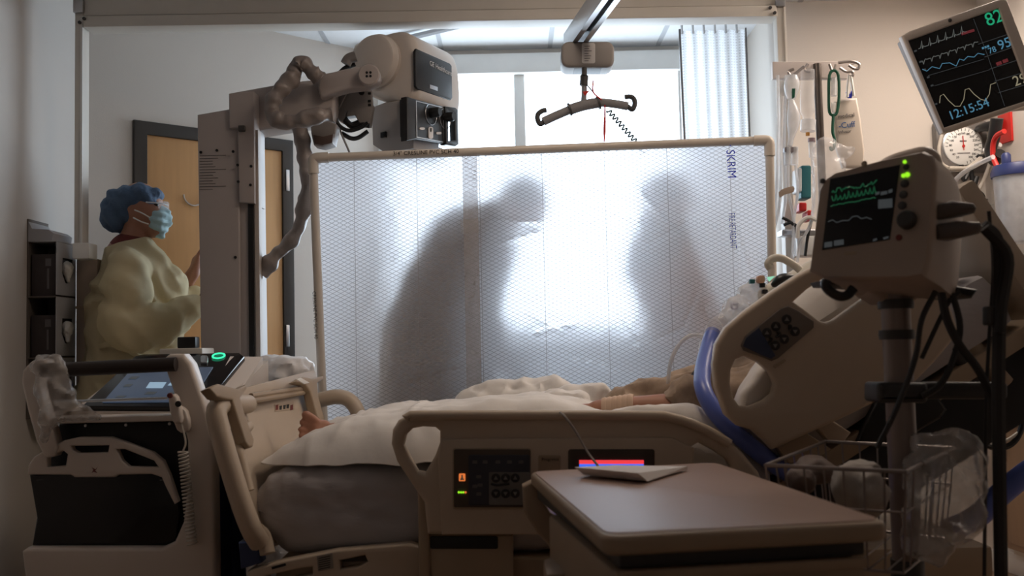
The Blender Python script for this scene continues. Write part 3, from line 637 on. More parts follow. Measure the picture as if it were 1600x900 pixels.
body = [('e', w(220, 326), (.096, .078, .112), (0, R(-14), 0)), ('e', w(238, 345), (.062, .060, .075), (0, R(-10), 0)), ('c', w(256, 333), w(262, 341), .012, .014), ('c', w(240, 360), w(248, 362), .03, .022),
        ('c', w(214, 355), w(205, 398), .056, .064), ('c', w(203, 402), w(200, 470), .10, .13), ('c', w(200, 470), w(195, 610), .13, .15),
        ('c', w(200, 408, -.06), w(198, 415, -.16), .06, .06), ('c', w(210, 408, .06), w(215, 412, .15), .06, .06),
        ('c', w(196, 418, -.16), w(196, 512, -.20), .052, .045), ('c', w(196, 512, -.20), wrN, .043, .028), ('c', w(218, 418, .15), w(252, 500, .18), .052, .045), ('c', w(252, 500, .18), wrF, .042, .028),
        ('c', w(192, 620, -.09), V((w(192, 620).x, YP - .1, .48)), .09, .06), ('c', V((w(192, 620).x, YP - .1, .48)), V((w(192, 620).x - .02, YP - .1, .08)), .058, .04), ('c', V((w(192, 620).x - .02, YP - .1, .045)), V((w(192, 620).x + .17, YP - .1, .035)), .045, .035),
        ('c', w(200, 620, .09), V((w(200, 620).x, YP + .1, .48)), .09, .06), ('c', V((w(200, 620).x, YP + .1, .48)), V((w(200, 620).x - .02, YP + .1, .08)), .058, .04), ('c', V((w(200, 620).x - .02, YP + .1, .045)), V((w(200, 620).x + .17, YP + .1, .035)), .045, .035)]
body += hand(wrN, (.9, 0, .35), (-.3, -1, .4), 1.0, .4) + hand(wrF, (.35, -.1, .95), (-.9, -.2, .3), 1.0, .4)
blob('body', body, SKIND, pe, .0085, 3)
def gfold(p):
    q = V((p.x * 1.3, p.y * 1.3, p.z * .55)); k = .55 * fbm(q, 6, 2) + .75 * (.25 - abs(fbm(V((p.x * 1.5 + 1.1 * p.z, p.y * 1.5, p.z * .35 - .3 * p.x)), 5.5, 1)) * 1.3)
    d2 = (p.x * .55 + p.z * .85); return .026 * k + .016 * math.sin(d2 * 46 + 5 * fbm(p, 5, 2)) * max(0, fbm(p + V((3, 1, 7)), 4, 2) + .25)
gown = [('c', w(207, 405), w(200, 465), .120, .155), ('c', w(200, 465), w(196, 545), .155, .155), ('c', w(196, 545), w(196, 640), .155, .20), ('c', w(192, 640), V((w(192, 640).x, YP, .42)), .21, .25),
        ('c', w(203, 408, -.05), w(200, 425, -.16), .080, .085), ('c', w(214, 408, .05), w(216, 420, .15), .085, .09), ('c', w(198, 428, -.17), w(196, 512, -.22), .086, .090), ('c', w(196, 512, -.22), w(250, 512, -.18), .10, .085), ('c', w(250, 512, -.18), w(301, 480, -.11), .085, .058),
        ('c', w(224, 430, .12), w(252, 500, .18), .095, .085), ('c', w(252, 500, .18), w(304, 470, .12), .08, .06), ('c', w(240, 395), w(262, 440), .02, .09), ('c', w(220, 430), w(245, 500), .14, .14), ('c', w(172, 535), w(160, 580), .05, .07)]
blob('gown', gown, GOWN, pe, .011, 2, gfold, 'pale yellow isolation gown', cut=[(w(205, 381), V((-.25, 0, .97)))])
tube('gown_tie', [w(150, 545, -.12), w(168, 538, -.20), w(190, 540, -.24), w(215, 556, -.20), w(232, 560, -.1)], .012, GOWN, pe, 8, 5, flat=.5)
blob('scrub_collar', [('c', w(205, 398), w(205, 410), .098, .11), ('c', w(190, 384), w(232, 392), .045, .03)], SCRUB, pe, .008, 3)
capf = lambda p: .007 * fbm(V((p.x, p.y, p.z * .6)), 28, 3) + .006 * math.sin(p.x * 90 + p.z * 60)
blob('bouffant_cap', [('e', w(217, 311), (.104, .092, .062), (0, R(-4), 0)), ('e', w(187, 336), (.078, .088, .080)), ('e', w(197, 322), (.095, .092, .085))], BLUEC, pe, .007, 3, capf, 'blue bouffant cap')
mk = blob('face_mask', [('e', w(249, 346), (.046, .066, .058), (0, R(18), 0)), ('c', w(248, 331), w(262, 334), .030, .018), ('c', w(238, 355), w(252, 366), .035, .020), ('c', w(264, 336), w(267, 348), .010, .010)], MASKM, pe, .006, 3, lambda p: .0035 * math.sin(p.z * 190 + p.x * 60) + .003 * fbm(p, 40, 2), 'pale blue surgical mask')
tube('mask_strap', [w(234, 340, -.062), w(222, 333, -.085), w(210, 328, -.09)], .003, WHITE, pe, 6, 4); tube('mask_strap', [w(232, 350, -.06), w(220, 346, -.085), w(208, 340, -.09)], .003, WHITE, pe, 6, 4)
for s in (-1, 1): lathe('eye', w(243.5, 319, s * .036), (1, 0, .2), [(.004, -.012), (.013, -.004), (.010, .008), (.004, .012)], mat('eye_dark', (.02, .014, .012), .15), pe, 12)
gl = tube('safety_glasses', [w(228, 316, -.088), w(244, 317, -.078), w(257, 319, -.05), w(262, 321, 0), w(257, 319, .05), w(244, 317, .078)], .003, CLEAR, pe, 6, 4)
for s in (-1, 1): plate('lens', Pl(w(256, 321, s * .042), V((.45, -.89 * s, 0)) if s < 0 else V((-.45, -.89, 0)), (0, 0, 1)), rr(-.028, -.020, .028, .018, .01), (), .003, .0005, clear('lens_clear_%d' % s, (.8, .85, .9), .15, .05), gl, 0, False)
tube('neck_cord', [w(198, 384, -.062), w(214, 392, -.072), w(230, 398, -.04)], .0025, DARK, pe, 6, 4)
# ------------------------------------------------------------------ glove rack on the left wall
XR0, XR1, YR0, YR1 = -1.92, -1.80, 3.93, 4.10
zr = [1.06 - .225 * 1, 1.06, 1.285, 1.505]
zr = [W(87, y, YR0).z for y in (652, 558, 462, 376)]
gr = thing('glove_box_rack', 'grey wall rack of stacked glove boxes on the left wall', 'glove rack', (-1.86, 4.0, zr[0]))
RK = mat('rack_grey', (.38, .38, .40), .45); RKD = mat('rack_brown', (.12, .10, .085), .6)
sp_ = Pl((XR1, YR0, 0), (0, 1, 0), (0, 0, 1))
for i in range(3):
    zc = zr[i] + .105
    plate('front_panel', sp_, [(0, zr[i] + .004), (.17, zr[i] + .004), (.17, zr[i + 1] - .004), (0, zr[i + 1] - .004)], [[(.045, zc - .01), (.075, zc - .05), (.10, zc - .05), (.11, zc - .01), (.145, zc), (.145, zc + .05), (.05, zc + .05)]], .005, .001, RK, gr, 0, False)
    box('shelf', (XR0, YR0, zr[i] - .006), (XR1 - .005, YR1, zr[i]), RKD, gr, .001)
box('shelf', (XR0, YR0, zr[3] - .003), (XR1, YR1, zr[3] + .003), RK, gr, .001)
box('rack_back', (XR0, YR0, zr[0]), (XR0 + .006, YR1, zr[3] + .09), RKD, gr, .001); box('rack_end', (XR0, YR1 - .006, zr[0]), (XR1, YR1, zr[3]), RKD, gr, .001)
loft('slanted_top', [[(XR0, y, zr[3] + .003), (XR0 + .10, y, zr[3] + .003), (XR0 + .105, y, zr[3] + .03), (XR0 + .085, y, zr[3] + .045), (XR0 + .02, y, zr[3] + .05), (XR0, y, zr[3] + .09)] for y in (YR0, YR1)], RK, gr, smooth=False)
GB = mat('glove_box_dark', (.045, .035, .035), .6, var=.3, scale=20)
for i, (nm, sh) in enumerate((('bottom', .16), ('middle', .19), ('top', .19))):
    gb = thing('glove_box', 'dark printed glove box on the %s shelf of the wall rack' % nm, 'glove box', (-1.86, 4.0, zr[i]), 'glove boxes in the wall rack')
    bl = box('carton', (XR0 + .012, YR0 + .015, zr[i] + .001), (XR1 - .012, YR1 - .012, zr[i] + sh * .88), GB, gb, .002)
    fp = FR(YR0 + .015); fx = XR0 + .012
    pbox('printed_label', fp, fx + .055, fx + .078, zr[i] + .12, zr[i] + .15, 0, .001, INKG, gb, 0)
    pbox('printed_label', fp, fx + .062, fx + .07, zr[i] + .03, zr[i] + .11, 0, .001, INKG, gb, 0)
    yy = YR0 + .085
    if i: crumple('glove', [('e', (XR1 + .004, yy, zr[i] + .115), (.022, .028, .03)), ('c', (XR1 + .004, yy, zr[i] + .10), (XR1 + .006, yy, zr[i] + .065), .02, .008)], WHITE, gb, .004, .006, 40)
    else: crumple('glove', [('e', (XR1 + .004, yy, zr[i] + .12), (.02, .025, .03))], mat('blue_glove', (.08, .10, .30), .5), gb, .004, .006, 40)
# ------------------------------------------------------------------ pvc screen with reinforced plastic sheet
YS = 3.70
fr = thing('plastic_screen', 'white pvc pipe frame with translucent grid-reinforced plastic sheet behind the bed', 'screen', (.12, YS, 0))
TL = W(489, 247, YS); TR = W(1202, 219, YS); BL = V((TL.x + .05, YS, .10)); BR = V((TR.x - .03, YS, .10))
PVC = mat('pvc_pipe_white', (.60, .54, .47), .4, var=.06, scale=9)
PR = .0165
for nm, a, b in (('top_pipe', TL, TR), ('side_pipe', TL, BL), ('side_pipe', TR, BR), ('bottom_pipe', BL, BR)): tube(nm, [a, b], PR, PVC, fr, 14)
for P0, A1, A2 in ((TL, TR, BL), (TR, TL, BR), (BL, BR, TL), (BR, BL, TR)):
    e1 = (A1 - P0).normalized(); e2 = (A2 - P0).normalized()
    tube('elbow', [P0 + e1 * .06, P0 + e1 * .03, P0 + e1 * .004 + e2 * .004, P0 + e2 * .03, P0 + e2 * .06], PR + .004, PVC, fr, 14, 5)
for P0 in (BL, BR):
    tube('foot_pipe', [P0 + V((0, -.12, -.07)), P0 + V((0, .3, -.07))], PR, PVC, fr, 12); tube('foot_post', [P0, P0 + V((0, 0, -.07))], PR + .003, PVC, fr, 12)
bm = bmesh.new(); NX, NZ = 200, 160; L = []
CRE = [[W(x, y, YS) for x, y in seg] for seg in (((624, 578), (700, 562), (742, 540)), ((610, 560), (680, 596)), ((820, 484), (880, 520)), ((835, 520), (900, 505)), ((990, 545), (1068, 512)), ((1068, 512), (1090, 455)), ((880, 560), (960, 575)), ((640, 600), (720, 575)), ((905, 330), (1000, 344)), ((1000, 300), (1060, 365)), ((1010, 385), (1070, 350)), ((745, 341), (850, 348)), ((780, 380), (850, 360)), ((960, 480), (1010, 540)), ((700, 480), (760, 452)), ((1150, 360), (1170, 420)), ((1100, 480), (1130, 560)))]
def crease(p):
    k = 0
    for seg in CRE:
        if abs(p.x - seg[0].x) > .35 or abs(p.z - seg[0].z) > .35: continue
        for a_, b_ in zip(seg, seg[1:]):
            e_ = b_ - a_; t_ = max(0, min(1, (p - a_).dot(e_) / e_.length_squared)); dd = (p - a_ - e_ * t_).length
            if dd < .03: k = max(k, math.exp(-(dd / .007) ** 2))
    return k
for j in range(NZ + 1):
    row = []
    for i in range(NX + 1):
        s, t = i / NX, j / NZ
        p = (BL.lerp(BR, s)).lerp(TL.lerp(TR, s), t); q = V((p.x, 0, p.z))
        amp = .012 * (1 - t) + .004
        k = amp * fbm(q, 3.1, 3) + .0045 * abs(fbm(V((q.x * 1.2 + q.z * .8, 0, q.z * 1.6 - q.x)), 6, 2)) * (1.4 - t) + .0012 * fbm(q, 25, 2)
        k -= .007 * crease(V((p.x, YS, p.z)))
        k *= min(1, 12 * min(s, 1 - s, t, 1 - t))
        row.append(bm.verts.new(p + V((0, PR * .2 + k, 0))))
    L.append(row)
for A_, B_ in zip(L, L[1:]):
    for i in range(NX): bm.faces.new((A_[i], A_[i + 1], B_[i + 1], B_[i]))
SKR = bpy.data.materials.new('reinforced_plastic_sheet'); SKR.use_nodes = True; n, l = nodes_of(SKR); n.remove(n['Principled BSDF']); out = n['Material Output']
tc = n.new('ShaderNodeTexCoord'); sp3 = n.new('ShaderNodeSeparateXYZ'); l.new(tc.outputs['Object'], sp3.inputs[0]); X_, Z_ = sp3.outputs[0], sp3.outputs[2]
def lines(e, pitch, wdt): return mth(n, l, 'LESS_THAN', mth(n, l, 'FRACT', mth(n, l, 'DIVIDE', e, pitch)), wdt)
l1 = lines(mth(n, l, 'ADD', Z_, mth(n, l, 'MULTIPLY', X_, .52)), .0155, .13); l2 = lines(mth(n, l, 'SUBTRACT', Z_, mth(n, l, 'MULTIPLY', X_, .52)), .0155, .13)
l3 = lines(X_, .235, .009)
thr = mth(n, l, 'MAXIMUM', mth(n, l, 'MAXIMUM', l1, l2), l3)
rf = n.new('ShaderNodeBsdfRefraction'); rf.inputs['Roughness'].default_value = .60; rf.inputs['IOR'].default_value = 1.25; rf.inputs[0].default_value = (.92, .92, .94, 1)
tl = n.new('ShaderNodeBsdfTranslucent'); tl.inputs[0].default_value = (.88, .88, .92, 1)
df = n.new('ShaderNodeBsdfPrincipled'); df.inputs['Base Color'].default_value = (.36, .34, .33, 1); df.inputs['Roughness'].default_value = .35
td = n.new('ShaderNodeBsdfDiffuse'); td.inputs[0].default_value = (.45, .44, .46, 1)
m1 = n.new('ShaderNodeMixShader'); m1.inputs[0].default_value = .68; l.new(rf.outputs[0], m1.inputs[1]); l.new(tl.outputs[0], m1.inputs[2])
m2 = n.new('ShaderNodeMixShader'); m2.inputs[0].default_value = .09; l.new(m1.outputs[0], m2.inputs[1]); l.new(df.outputs[0], m2.inputs[2])
tt = n.new('ShaderNodeMixShader'); tt.inputs[0].default_value = .9; l.new(m2.outputs[0], tt.inputs[1]); l.new(td.outputs[0], tt.inputs[2])
m3 = n.new('ShaderNodeMixShader'); l.new(thr, m3.inputs[0]); l.new(m2.outputs[0], m3.inputs[1]); l.new(tt.outputs[0], m3.inputs[2]); l.new(m3.outputs[0], out.inputs[0])
bm_link('plastic_sheet', bm, SKR, fr)
spl = Pl((0, YS - .008, 0), (1, 0, 0), (0, 0, 1))
TAPEM = clear('seam_tape', (.50, .47, .47), .38, .5)
plate('seam_tape', spl, [(722, 238), (745, 237), (753, 610), (729, 610)], (), .002, 0, TAPEM, fr)
plate('seam_tape_end', spl, [(719, 344), (747, 340), (750, 364), (720, 364)], (), .0015, 0, clear('tape_piece', (.70, .66, .62), .12, .5), fr, c=.002)
for s, x, y, sz, m in (('· SKRIM', 1134, 226, .046, BLUEINK), ('FIRE RETARDANT', 1138, 333, .034, mat('blue_ink_faint', (.06, .08, .40), .7)), ('D', 1141, 474, .040, BLUEINK)):
    a, b = spl.px(x, y); text('printed_text', s, spl, a, b, sz, m, fr, .004, -88.5, ext=.0003, sx=.50 if 'FIRE' in s else .85)
pp = FR(YS - PR - .0005); a, b = pp.px(616, 240); e = (TR - TL).normalized(); pl2 = Pl(V((0, YS - PR * .98, 0)), e, (0, 0, 1)); a, b = pl2.px(614, 243)
text('pipe_print', '3/4" CRESLINE PVC SCH 40', pl2, a, b, .021, INK, fr, .001)
pl3 = Pl(V((0, YS - PR * .98, 0)), (BL - TL), (1, 0, .0)); 
a, b = pl3.px(491, 455); text('pipe_print', 'CRESLINE PVC SCH 40', pl3, a, b - .006, .018, INK, fr, -.001 if pl3.n.y > 0 else .001)
# ------------------------------------------------------------------ two people and a recliner behind the sheet
DG = fabric('dark_gown_blue', (.16, .145, .15), .1, .12, .2, 20)
def figure(label, pts, YQ, pad=1.0):
    """leaning figure from joint pixels"""
    g = lambda k: W(pts[k][0], pts[k][1], YQ + (pts[k][2] if len(pts[k]) > 2 else 0))
    base = g('pelvis'); pr = thing('person', label, 'person', (base.x, YQ, 0))
    hd = g('head'); ch = g('chest'); sh = g('chest'); nk = g('neck')
    pr_ = [('e', hd, (.095, .08, .115)), ('c', hd, nk, .055, .062), ('c', nk, ch, .09, .15), ('c', ch, base, .15, .17)]
    for s, k in ((-1, 'n'), (1, 'f')):
        e, h = g('elbow_' + k), g('hand_' + k); so = nk.lerp(ch, .35) + V((0, s * .17, 0))
        pr_ += [('c', nk.lerp(ch, .3), so, .07, .065), ('c', so, e, .055, .046), ('c', e, h, .045, .03)] + hand(h, (h - e), (0, 0, 1), 1.0, .5)
        kx = base.x + .02; pr_ += [('c', base + V((0, s * .09, 0)), V((kx, YQ + s * .1, .5)), .10, .065), ('c', V((kx, YQ + s * .1, .5)), V((base.x - .03, YQ + s * .1, .08)), .06, .042), ('c', V((base.x - .03, YQ + s * .1, .045)), V((base.x + .16, YQ + s * .1, .035)), .045, .035)]
    blob('body', pr_, SKIND, pr, .012, 3)
    gw = [('c', nk.lerp(ch, .5), ch, .13, .20 * pad), ('c', ch, base, .20 * pad, .22 * pad), ('c', base, V((base.x, YQ, .35)), .22 * pad, .27 * pad)]
    for s, k in ((-1, 'n'), (1, 'f')):
        e, h = g('elbow_' + k), g('hand_' + k); so = nk.lerp(ch, .35) + V((0, s * .17, 0)); gw += [('c', nk.lerp(ch, .5), so, .09, .09), ('c', so, e, .088, .075), ('c', e, e.lerp(h, .85), .075, .05)]
    blob('gown', gw, DG, pr, .016, 3, lambda p: .012 * fbm(p, 8, 2))
    blob('cap', [('e', hd + V((-.015, 0, .03)), (.11, .095, .095))], BLUEC, pr, .012, 2)
    return pr
figure('blurred person bending forward, seen as a shadow behind the plastic sheet', {'head': (824, 314), 'neck': (786, 334), 'chest': (730, 388), 'pelvis': (684, 520), 'elbow_n': (745, 480), 'hand_n': (772, 555), 'elbow_f': (752, 470), 'hand_f': (780, 545)}, 4.08, .98)
figure('blurred upright person, faint shadow behind the plastic sheet near its print', {'head': (1046, 308), 'neck': (1036, 345), 'chest': (1034, 400), 'pelvis': (1082, 540), 'elbow_n': (1006, 430), 'hand_n': (1030, 492), 'elbow_f': (1010, 420), 'hand_f': (1034, 486)}, 4.10, .72)
rc = thing('recliner_chair', 'dark high-backed recliner facing the window, dim shape behind the plastic sheet', 'recliner', (.42, 4.8, 0))
x0, x1 = W(772, 520, 4.5).x, W(1050, 520, 4.5).x; zt_ = W(920, 508, 4.5).z
box('backrest', (x0, 4.48, .3), (x1, 4.66, zt_), COUCH, rc, .08, 5); box('head_cushion', (x0 + .12, 4.63, zt_ - .30), (x1 - .12, 4.72, zt_ - .04), COUCH, rc, .04, 4)
box('seat', (x0 + .08, 4.62, .22), (x1 - .08, 5.15, .50), COUCH, rc, .06, 4)
for xa in (x0 - .02, x1 - .10): box('armrest', (xa, 4.56, .2), (xa + .12, 5.12, .70), COUCH, rc, .04, 3)
box('plinth', (x0, 4.56, 0), (x1, 5.1, .2), BLACK, rc, .01); box('footrest', (x0 + .1, 5.14, .14), (x1 - .1, 5.20, .46), COUCH, rc, .03, 3)
# ------------------------------------------------------------------ hospital bed
bed = thing('hospital_bed', 'beige hospital bed with moulded side rails and control panels', 'bed', (.3, 3.08, 0))
YN = 2.55
rp_ = FR(YN)
RAIL = [(611, 694), (613, 672), (622, 657), (640, 649), (668, 645), (860, 645), (990, 645), (1040, 649), (1085, 660), (1125, 679), (1160, 706), (1186, 738), (1200, 775), (1200, 835), (668, 835), (664, 800), (663, 786), (640, 752), (620, 722)]
plate('side_rail', rp_, RAIL, [[(630, 696), (634, 680), (644, 670), (660, 667), (680, 668), (687, 674), (687, 692), (680, 712), (664, 740), (652, 738), (640, 716)], [(1082, 698), (1092, 692), (1118, 706), (1138, 720), (1144, 734), (1100, 738), (1086, 724)]], .06, .014, BEIGE, bed, 0, res=3)
plate('rail_step', rp_, [(688, 686), (1050, 684), (1085, 700), (1080, 836), (690, 836), (684, 720)], (), .02, .007, BEIGE, bed, c=.012)
ptube('rail_top_roll', [(640, 652), (668, 649), (990, 649), (1050, 653), (1100, 670), (1140, 694)], YN - .005, .013, BEIGE, bed, 10, 4)
cpn = plate('control_panel', rp_, rr(707, 700, 830, 796, 4), (), .01, .002, BEIGED, bed, c=.016)
plate('panel_recess', rp_, rr(709, 702, 829, 793, 3), (), .004, .001, mat('panel_dark_brown', (.085, .062, .045), .5), cpn, c=.0175)
plate('keypad', rp_, rr(732, 711, 828, 790, 3), (), .004, .001, mat('keypad_slate', (.035, .036, .05), .45), cpn, c=.021)
plate('keypad_light', rp_, rr(764, 738, 828, 789, 2), (), .002, .0004, mat('keypad_grey', (.17, .155, .145), .5), cpn, c=.0225)
KD = mat('key_dark', (.02, .019, .02), .5); KL = mat('key_light', (.20, .19, .18), .5)
for x, up in ((775, 1), (790, 1), (805, 1), (775, 0), (790, 0), (805, 0)):
    y = 745 if up else 769; a, b = rp_.px(x, y); k = disc('key', rp_, a, b, .0115, .002, KD, cpn, .0225, 14)
    s = 1 if up else -1
    plate('key_arrow', rp_, [(a - .0055, b - .004 * s), (a + .0055, b - .004 * s), (a, b + .006 * s)], (), .001, 0, KL, k, 0, False, .0252)
ptube('key_bed_symbol', [(767, 756), (776, 758), (786, 757), (796, 756)], YN - .025, .003, KD, cpn, 6)
for x, y in ((742, 722), (758, 722), (778, 722), (796, 722), (814, 722), (748, 745), (750, 758), (748, 772), (742, 760)):
    plate('key_symbol', rp_, rr(x - 4, y - 2.5, x + 4, y + 2.5, 1.5), (), .001, 0, INKG, cpn, c=.0218)
plate('nurse_call_lamp', rp_, rr(717, 740, 727, 752, 1.5), (), .003, .0005, E_ORANGE, cpn, c=.020)
ptube('nurse_symbol', [(722, 742), (722, 746), (720, 750)], YN - .022, .0022, WHITE, cpn, 6, 0); ptube('nurse_symbol', [(722, 746), (724, 750)], YN - .022, .0022, WHITE, cpn, 6, 0)
for i, x in enumerate((717.5, 721, 724.5, 728)): a, b = rp_.px(x, 767.5); disc('led', rp_, a, b, .0028, .002, E_LIME if i < 3 else E_ORANGE, cpn, .019, 8)
lb = plate('rail_label', rp_, rr(841, 711, 876, 740, 3), (), .003, .001, BEIGED, bed, c=.014)
plate('label_face', rp_, rr(843, 713, 874, 738, 2), (), .002, .0005, mat('label_tan', (.36, .27, .19), .6), lb, c=.0155)
a, b = rp_.px(846, 719); text('label_text', 'Progressa', rp_, a, b, .011, INK, lb, .016)
plate('label_hand', rp_, [(850, 726), (856, 724), (860, 731), (854, 735)], (), .001, 0, INK, lb, c=.0135); plate('label_hand', rp_, [(862, 734), (866, 726), (870, 734)], (), .001, 0, INK, lb, c=.0135)
ls = plate('touch_screen_bay', rp_, rr(888, 702, 1023, 790, 4), (), .006, .002, mat('bay_dark', (.06, .045, .034), .5), bed, c=.015)
plate('touch_screen', rp_, [(905, 719), (1006, 719), (1006, 775), (905, 775)], (), .003, .0005, E_BLUE, ls, c=.017)
plate('screen_header', rp_, [(905, 719), (1006, 719), (1006, 725), (905, 725)], (), .003, .0005, E_RED, ls, c=.0185)
# rail legs and lower shrouds
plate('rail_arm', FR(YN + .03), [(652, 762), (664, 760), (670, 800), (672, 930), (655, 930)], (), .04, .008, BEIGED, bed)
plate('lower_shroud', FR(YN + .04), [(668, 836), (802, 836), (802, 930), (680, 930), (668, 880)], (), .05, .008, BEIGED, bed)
plate('shroud_slot', FR(YN + .04), rr(672, 838, 778, 858, 3), (), .006, .002, BLACK, bed, c=.003)
plate('foot_frame', FR(YN + .07), [(386, 893), (430, 879), (526, 860), (640, 850), (660, 856), (660, 900), (560, 925), (392, 940)], [[(415, 900), (470, 888), (488, 886), (488, 898), (420, 912)], [(530, 876), (570, 868), (575, 878), (560, 886), (532, 890)]], .05, .006, BEIGE, bed)
plate('frame_sticker', FR(YN + .07), [(495, 869), (519, 864), (521, 888), (497, 893)], (), .002, .0003, mat('sticker_grey', (.28, .25, .22), .6), bed, c=.002)
for i in range(6): plate('sticker_line', FR(YN + .07), [(498, 872 + i * 3.4), (516, 868 + i * 3.4), (516, 869.4 + i * 3.4), (498, 873.4 + i * 3.4)], (), .001, 0, INK, bed, c=.003)
plate('frame_mark', FR(YN + .07), [(424, 886), (446, 880), (447, 884), (425, 890)], (), .002, 0, INK, bed, c=.002)
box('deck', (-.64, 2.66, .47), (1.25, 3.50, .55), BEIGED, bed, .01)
box('base_frame', (-.45, 2.8, .16), (1.25, 3.38, .34), DARK, bed, .02)
for x in (-.3, .95): box('lift_post', (x, 2.95, .34), (x + .14, 3.2, .47), DARK, bed, .01)
for x in (-.42, 1.2):
    for y in (2.83, 3.35): lathe('caster', (x, y - .02, .08), (0, 1, 0), [(.03, 0), (.08, .002), (.08, .04), (.03, .042)], RUBBER, bed, 18); tube('caster_fork', [(x, y, .08), (x, y, .18)], .018, STEEL, bed, 8)
# footboard: leaning plane
F0 = W(405, 862, 2.62); F1 = W(335, 640, 2.62); F2 = W(499, 592, 3.6)
fb = Pl(F0, (F2 - F1), (F1 - F0)); fb = Pl(F0, (F1 - F2) * -1, (F1 - F0))
if fb.n.x < 0: pass
plate('footboard', fb, [(384, 628), (392, 622), (484, 612), (493, 618), (500, 640), (512, 690), (520, 760), (440, 850), (402, 842), (390, 790), (372, 735), (362, 712), (366, 690), (380, 672)], (), .03, .008, BEIGE, bed, 0)
tube('footboard_post', [fb.p(*fb.px(x, y), .01) for x, y in ((382, 633), (352, 634), (336, 638), (333, 652), (342, 690), (358, 745), (374, 795), (388, 830), (400, 850))], .027, BEIGE, bed, 12, 5)
tube('footboard_rib', [fb.p(*fb.px(x, y), .015) for x, y in ((380, 668), (368, 680), (364, 705), (370, 730), (380, 770))], .016, BEIGE, bed, 10, 5)
tube('footboard_lower', [fb.p(*fb.px(x, y), .015) for x, y in ((392, 830), (404, 842), (410, 868))], .02, BEIGE, bed, 10, 4)
pbox('footboard_top_bar', fb, fb.px(350, 605)[0], fb.px(497, 592)[0], fb.px(420, 606)[1] - .025, fb.px(420, 606)[1] + .02, -.05, .0, BEIGE, bed, .008)
for (xa, ya, xb, yb) in ((382, 622, 478, 608), (384, 630, 480, 614)):
    tube('accessory_rail', [fb.p(*fb.px(xa, ya), .02), fb.p(*fb.px(xb, yb), .02)], .008, BEIGED, bed, 8)
plate('rail_slot', fb, [(398, 613), (412, 611), (412, 615), (398, 617)], (), .004, .001, DARK, bed, c=.004); plate('rail_slot', fb, [(426, 609), (460, 605), (460, 609), (426, 613)], (), .004, .001, DARK, bed, c=.004)
for pts in ([(328, 606), (342, 599), (372, 607), (386, 600), (386, 608), (376, 622), (384, 650), (398, 688), (396, 698), (390, 699), (384, 690), (372, 650), (364, 625), (340, 620)], [(462, 596), (474, 588), (488, 590), (506, 587), (506, 593), (496, 598), (498, 620), (508, 655), (504, 662), (496, 650), (486, 612), (478, 600)]):
    plate('pump_hook', fb, pts, (), .03, .006, BEIGED, bed, 0, c=.045)
stk = plate('instruction_sticker', fb, [(429, 632), (459, 628), (460, 639), (430, 643)], (), .002, .0003, mat('sticker_cream', (.50, .40, .30), .6), bed, c=.002)
for x in (433, 456): plate('sticker_icon', fb, [(x - 2, 633), (x + 2, 632), (x + 2, 640), (x - 2, 641)], (), .001, 0, SCRUB, stk, c=.003)
for x, y in ((439, 637), (445, 636), (450, 635)): plate('sticker_icon', fb, [(x - 2, y - 3), (x + 2, y - 3.5), (x + 1, y + 3), (x - 2, y + 3)], (), .001, 0, INK, stk, c=.003)
plate('document_clip', fb, [(463, 592), (470, 590), (484, 598), (476, 600)], (), .004, .0005, WHITE, bed, c=.07)
plate('foot_pedal_cover', FR(2.63), [(372, 848), (402, 845), (408, 880), (376, 890)], (), .06, .006, mat('pedal_blue', (.03, .05, .13), .5), bed)
# far side rails
tube('far_rail_handle', [W(x, y, 3.58) for x, y in ((500, 625), (524, 620), (542, 623), (555, 636), (560, 655), (562, 720))], .027, BEIGE, bed, 12, 5)
plate('far_side_rail', FR(3.56), [(700, 640), (715, 620), (750, 613), (1060, 612), (1120, 625), (1160, 660), (1165, 740), (700, 740)], (), .05, .014, BEIGE, bed, 0)
# raised head rail
hp = FR(YN)
HR = [(1119, 606), (1115, 570), (1119, 538), (1134, 512), (1164, 486), (1205, 456), (1248, 428), (1280, 412), (1318, 402), (1380, 402), (1440, 420), (1482, 462), (1500, 520), (1462, 566), (1430, 598), (1330, 648), (1208, 703), (1196, 690), (1176, 672), (1154, 666), (1134, 648)]
hr_ = plate('head_side_rail', hp, HR, [[(1142, 600), (1143, 578), (1150, 562), (1164, 556), (1186, 566), (1204, 582), (1212, 600), (1208, 616), (1194, 627), (1172, 635), (1156, 634), (1147, 622)], [(1241, 471), (1262, 452), (1292, 432), (1322, 422), (1352, 424), (1372, 440), (1366, 456), (1340, 474), (1304, 500), (1292, 504), (1280, 500), (1262, 486)]], .05, .013, BEIGE, bed, 0, res=3)
kp = plate('rail_keypad', hp, [(1158, 540), (1164, 526), (1220, 482), (1232, 478), (1248, 486), (1272, 502), (1272, 512), (1216, 560), (1206, 564), (1186, 556), (1162, 548)], (), .008, .003, mat('keypad_taupe', (.16, .13, .11), .5), bed, c=.006)
plate('keypad_blue', hp, [(1161, 541), (1166, 528), (1186, 512), (1212, 556), (1205, 561), (1186, 553)], (), .003, .001, mat('keypad_blue', (.035, .05, .10), .45), kp, c=.0085)
for i, (x, y) in enumerate(((1228, 499), (1211, 510), (1197, 520), (1241, 518), (1224, 530), (1210, 540))):
    a, b = hp.px(x, y); k = disc('key', hp, a, b, .0125, .002, KD, kp, .007, 14); s = 1 if i < 3 else -1
    plate('key_arrow', hp, [(a - .006, b - .004 * s), (a + .006, b - .004 * s), (a, b + .006 * s)], (), .001, 0, KL, k, 0, False, .0098)
for p in ([(1232, 508), (1236, 510), (1232, 514)], [(1214, 518), (1219, 522), (1212, 527)], [(1202, 528), (1206, 530), (1200, 536)]): ptube('key_bed_symbol', p, YN - .009, .0035, KD, kp, 6)
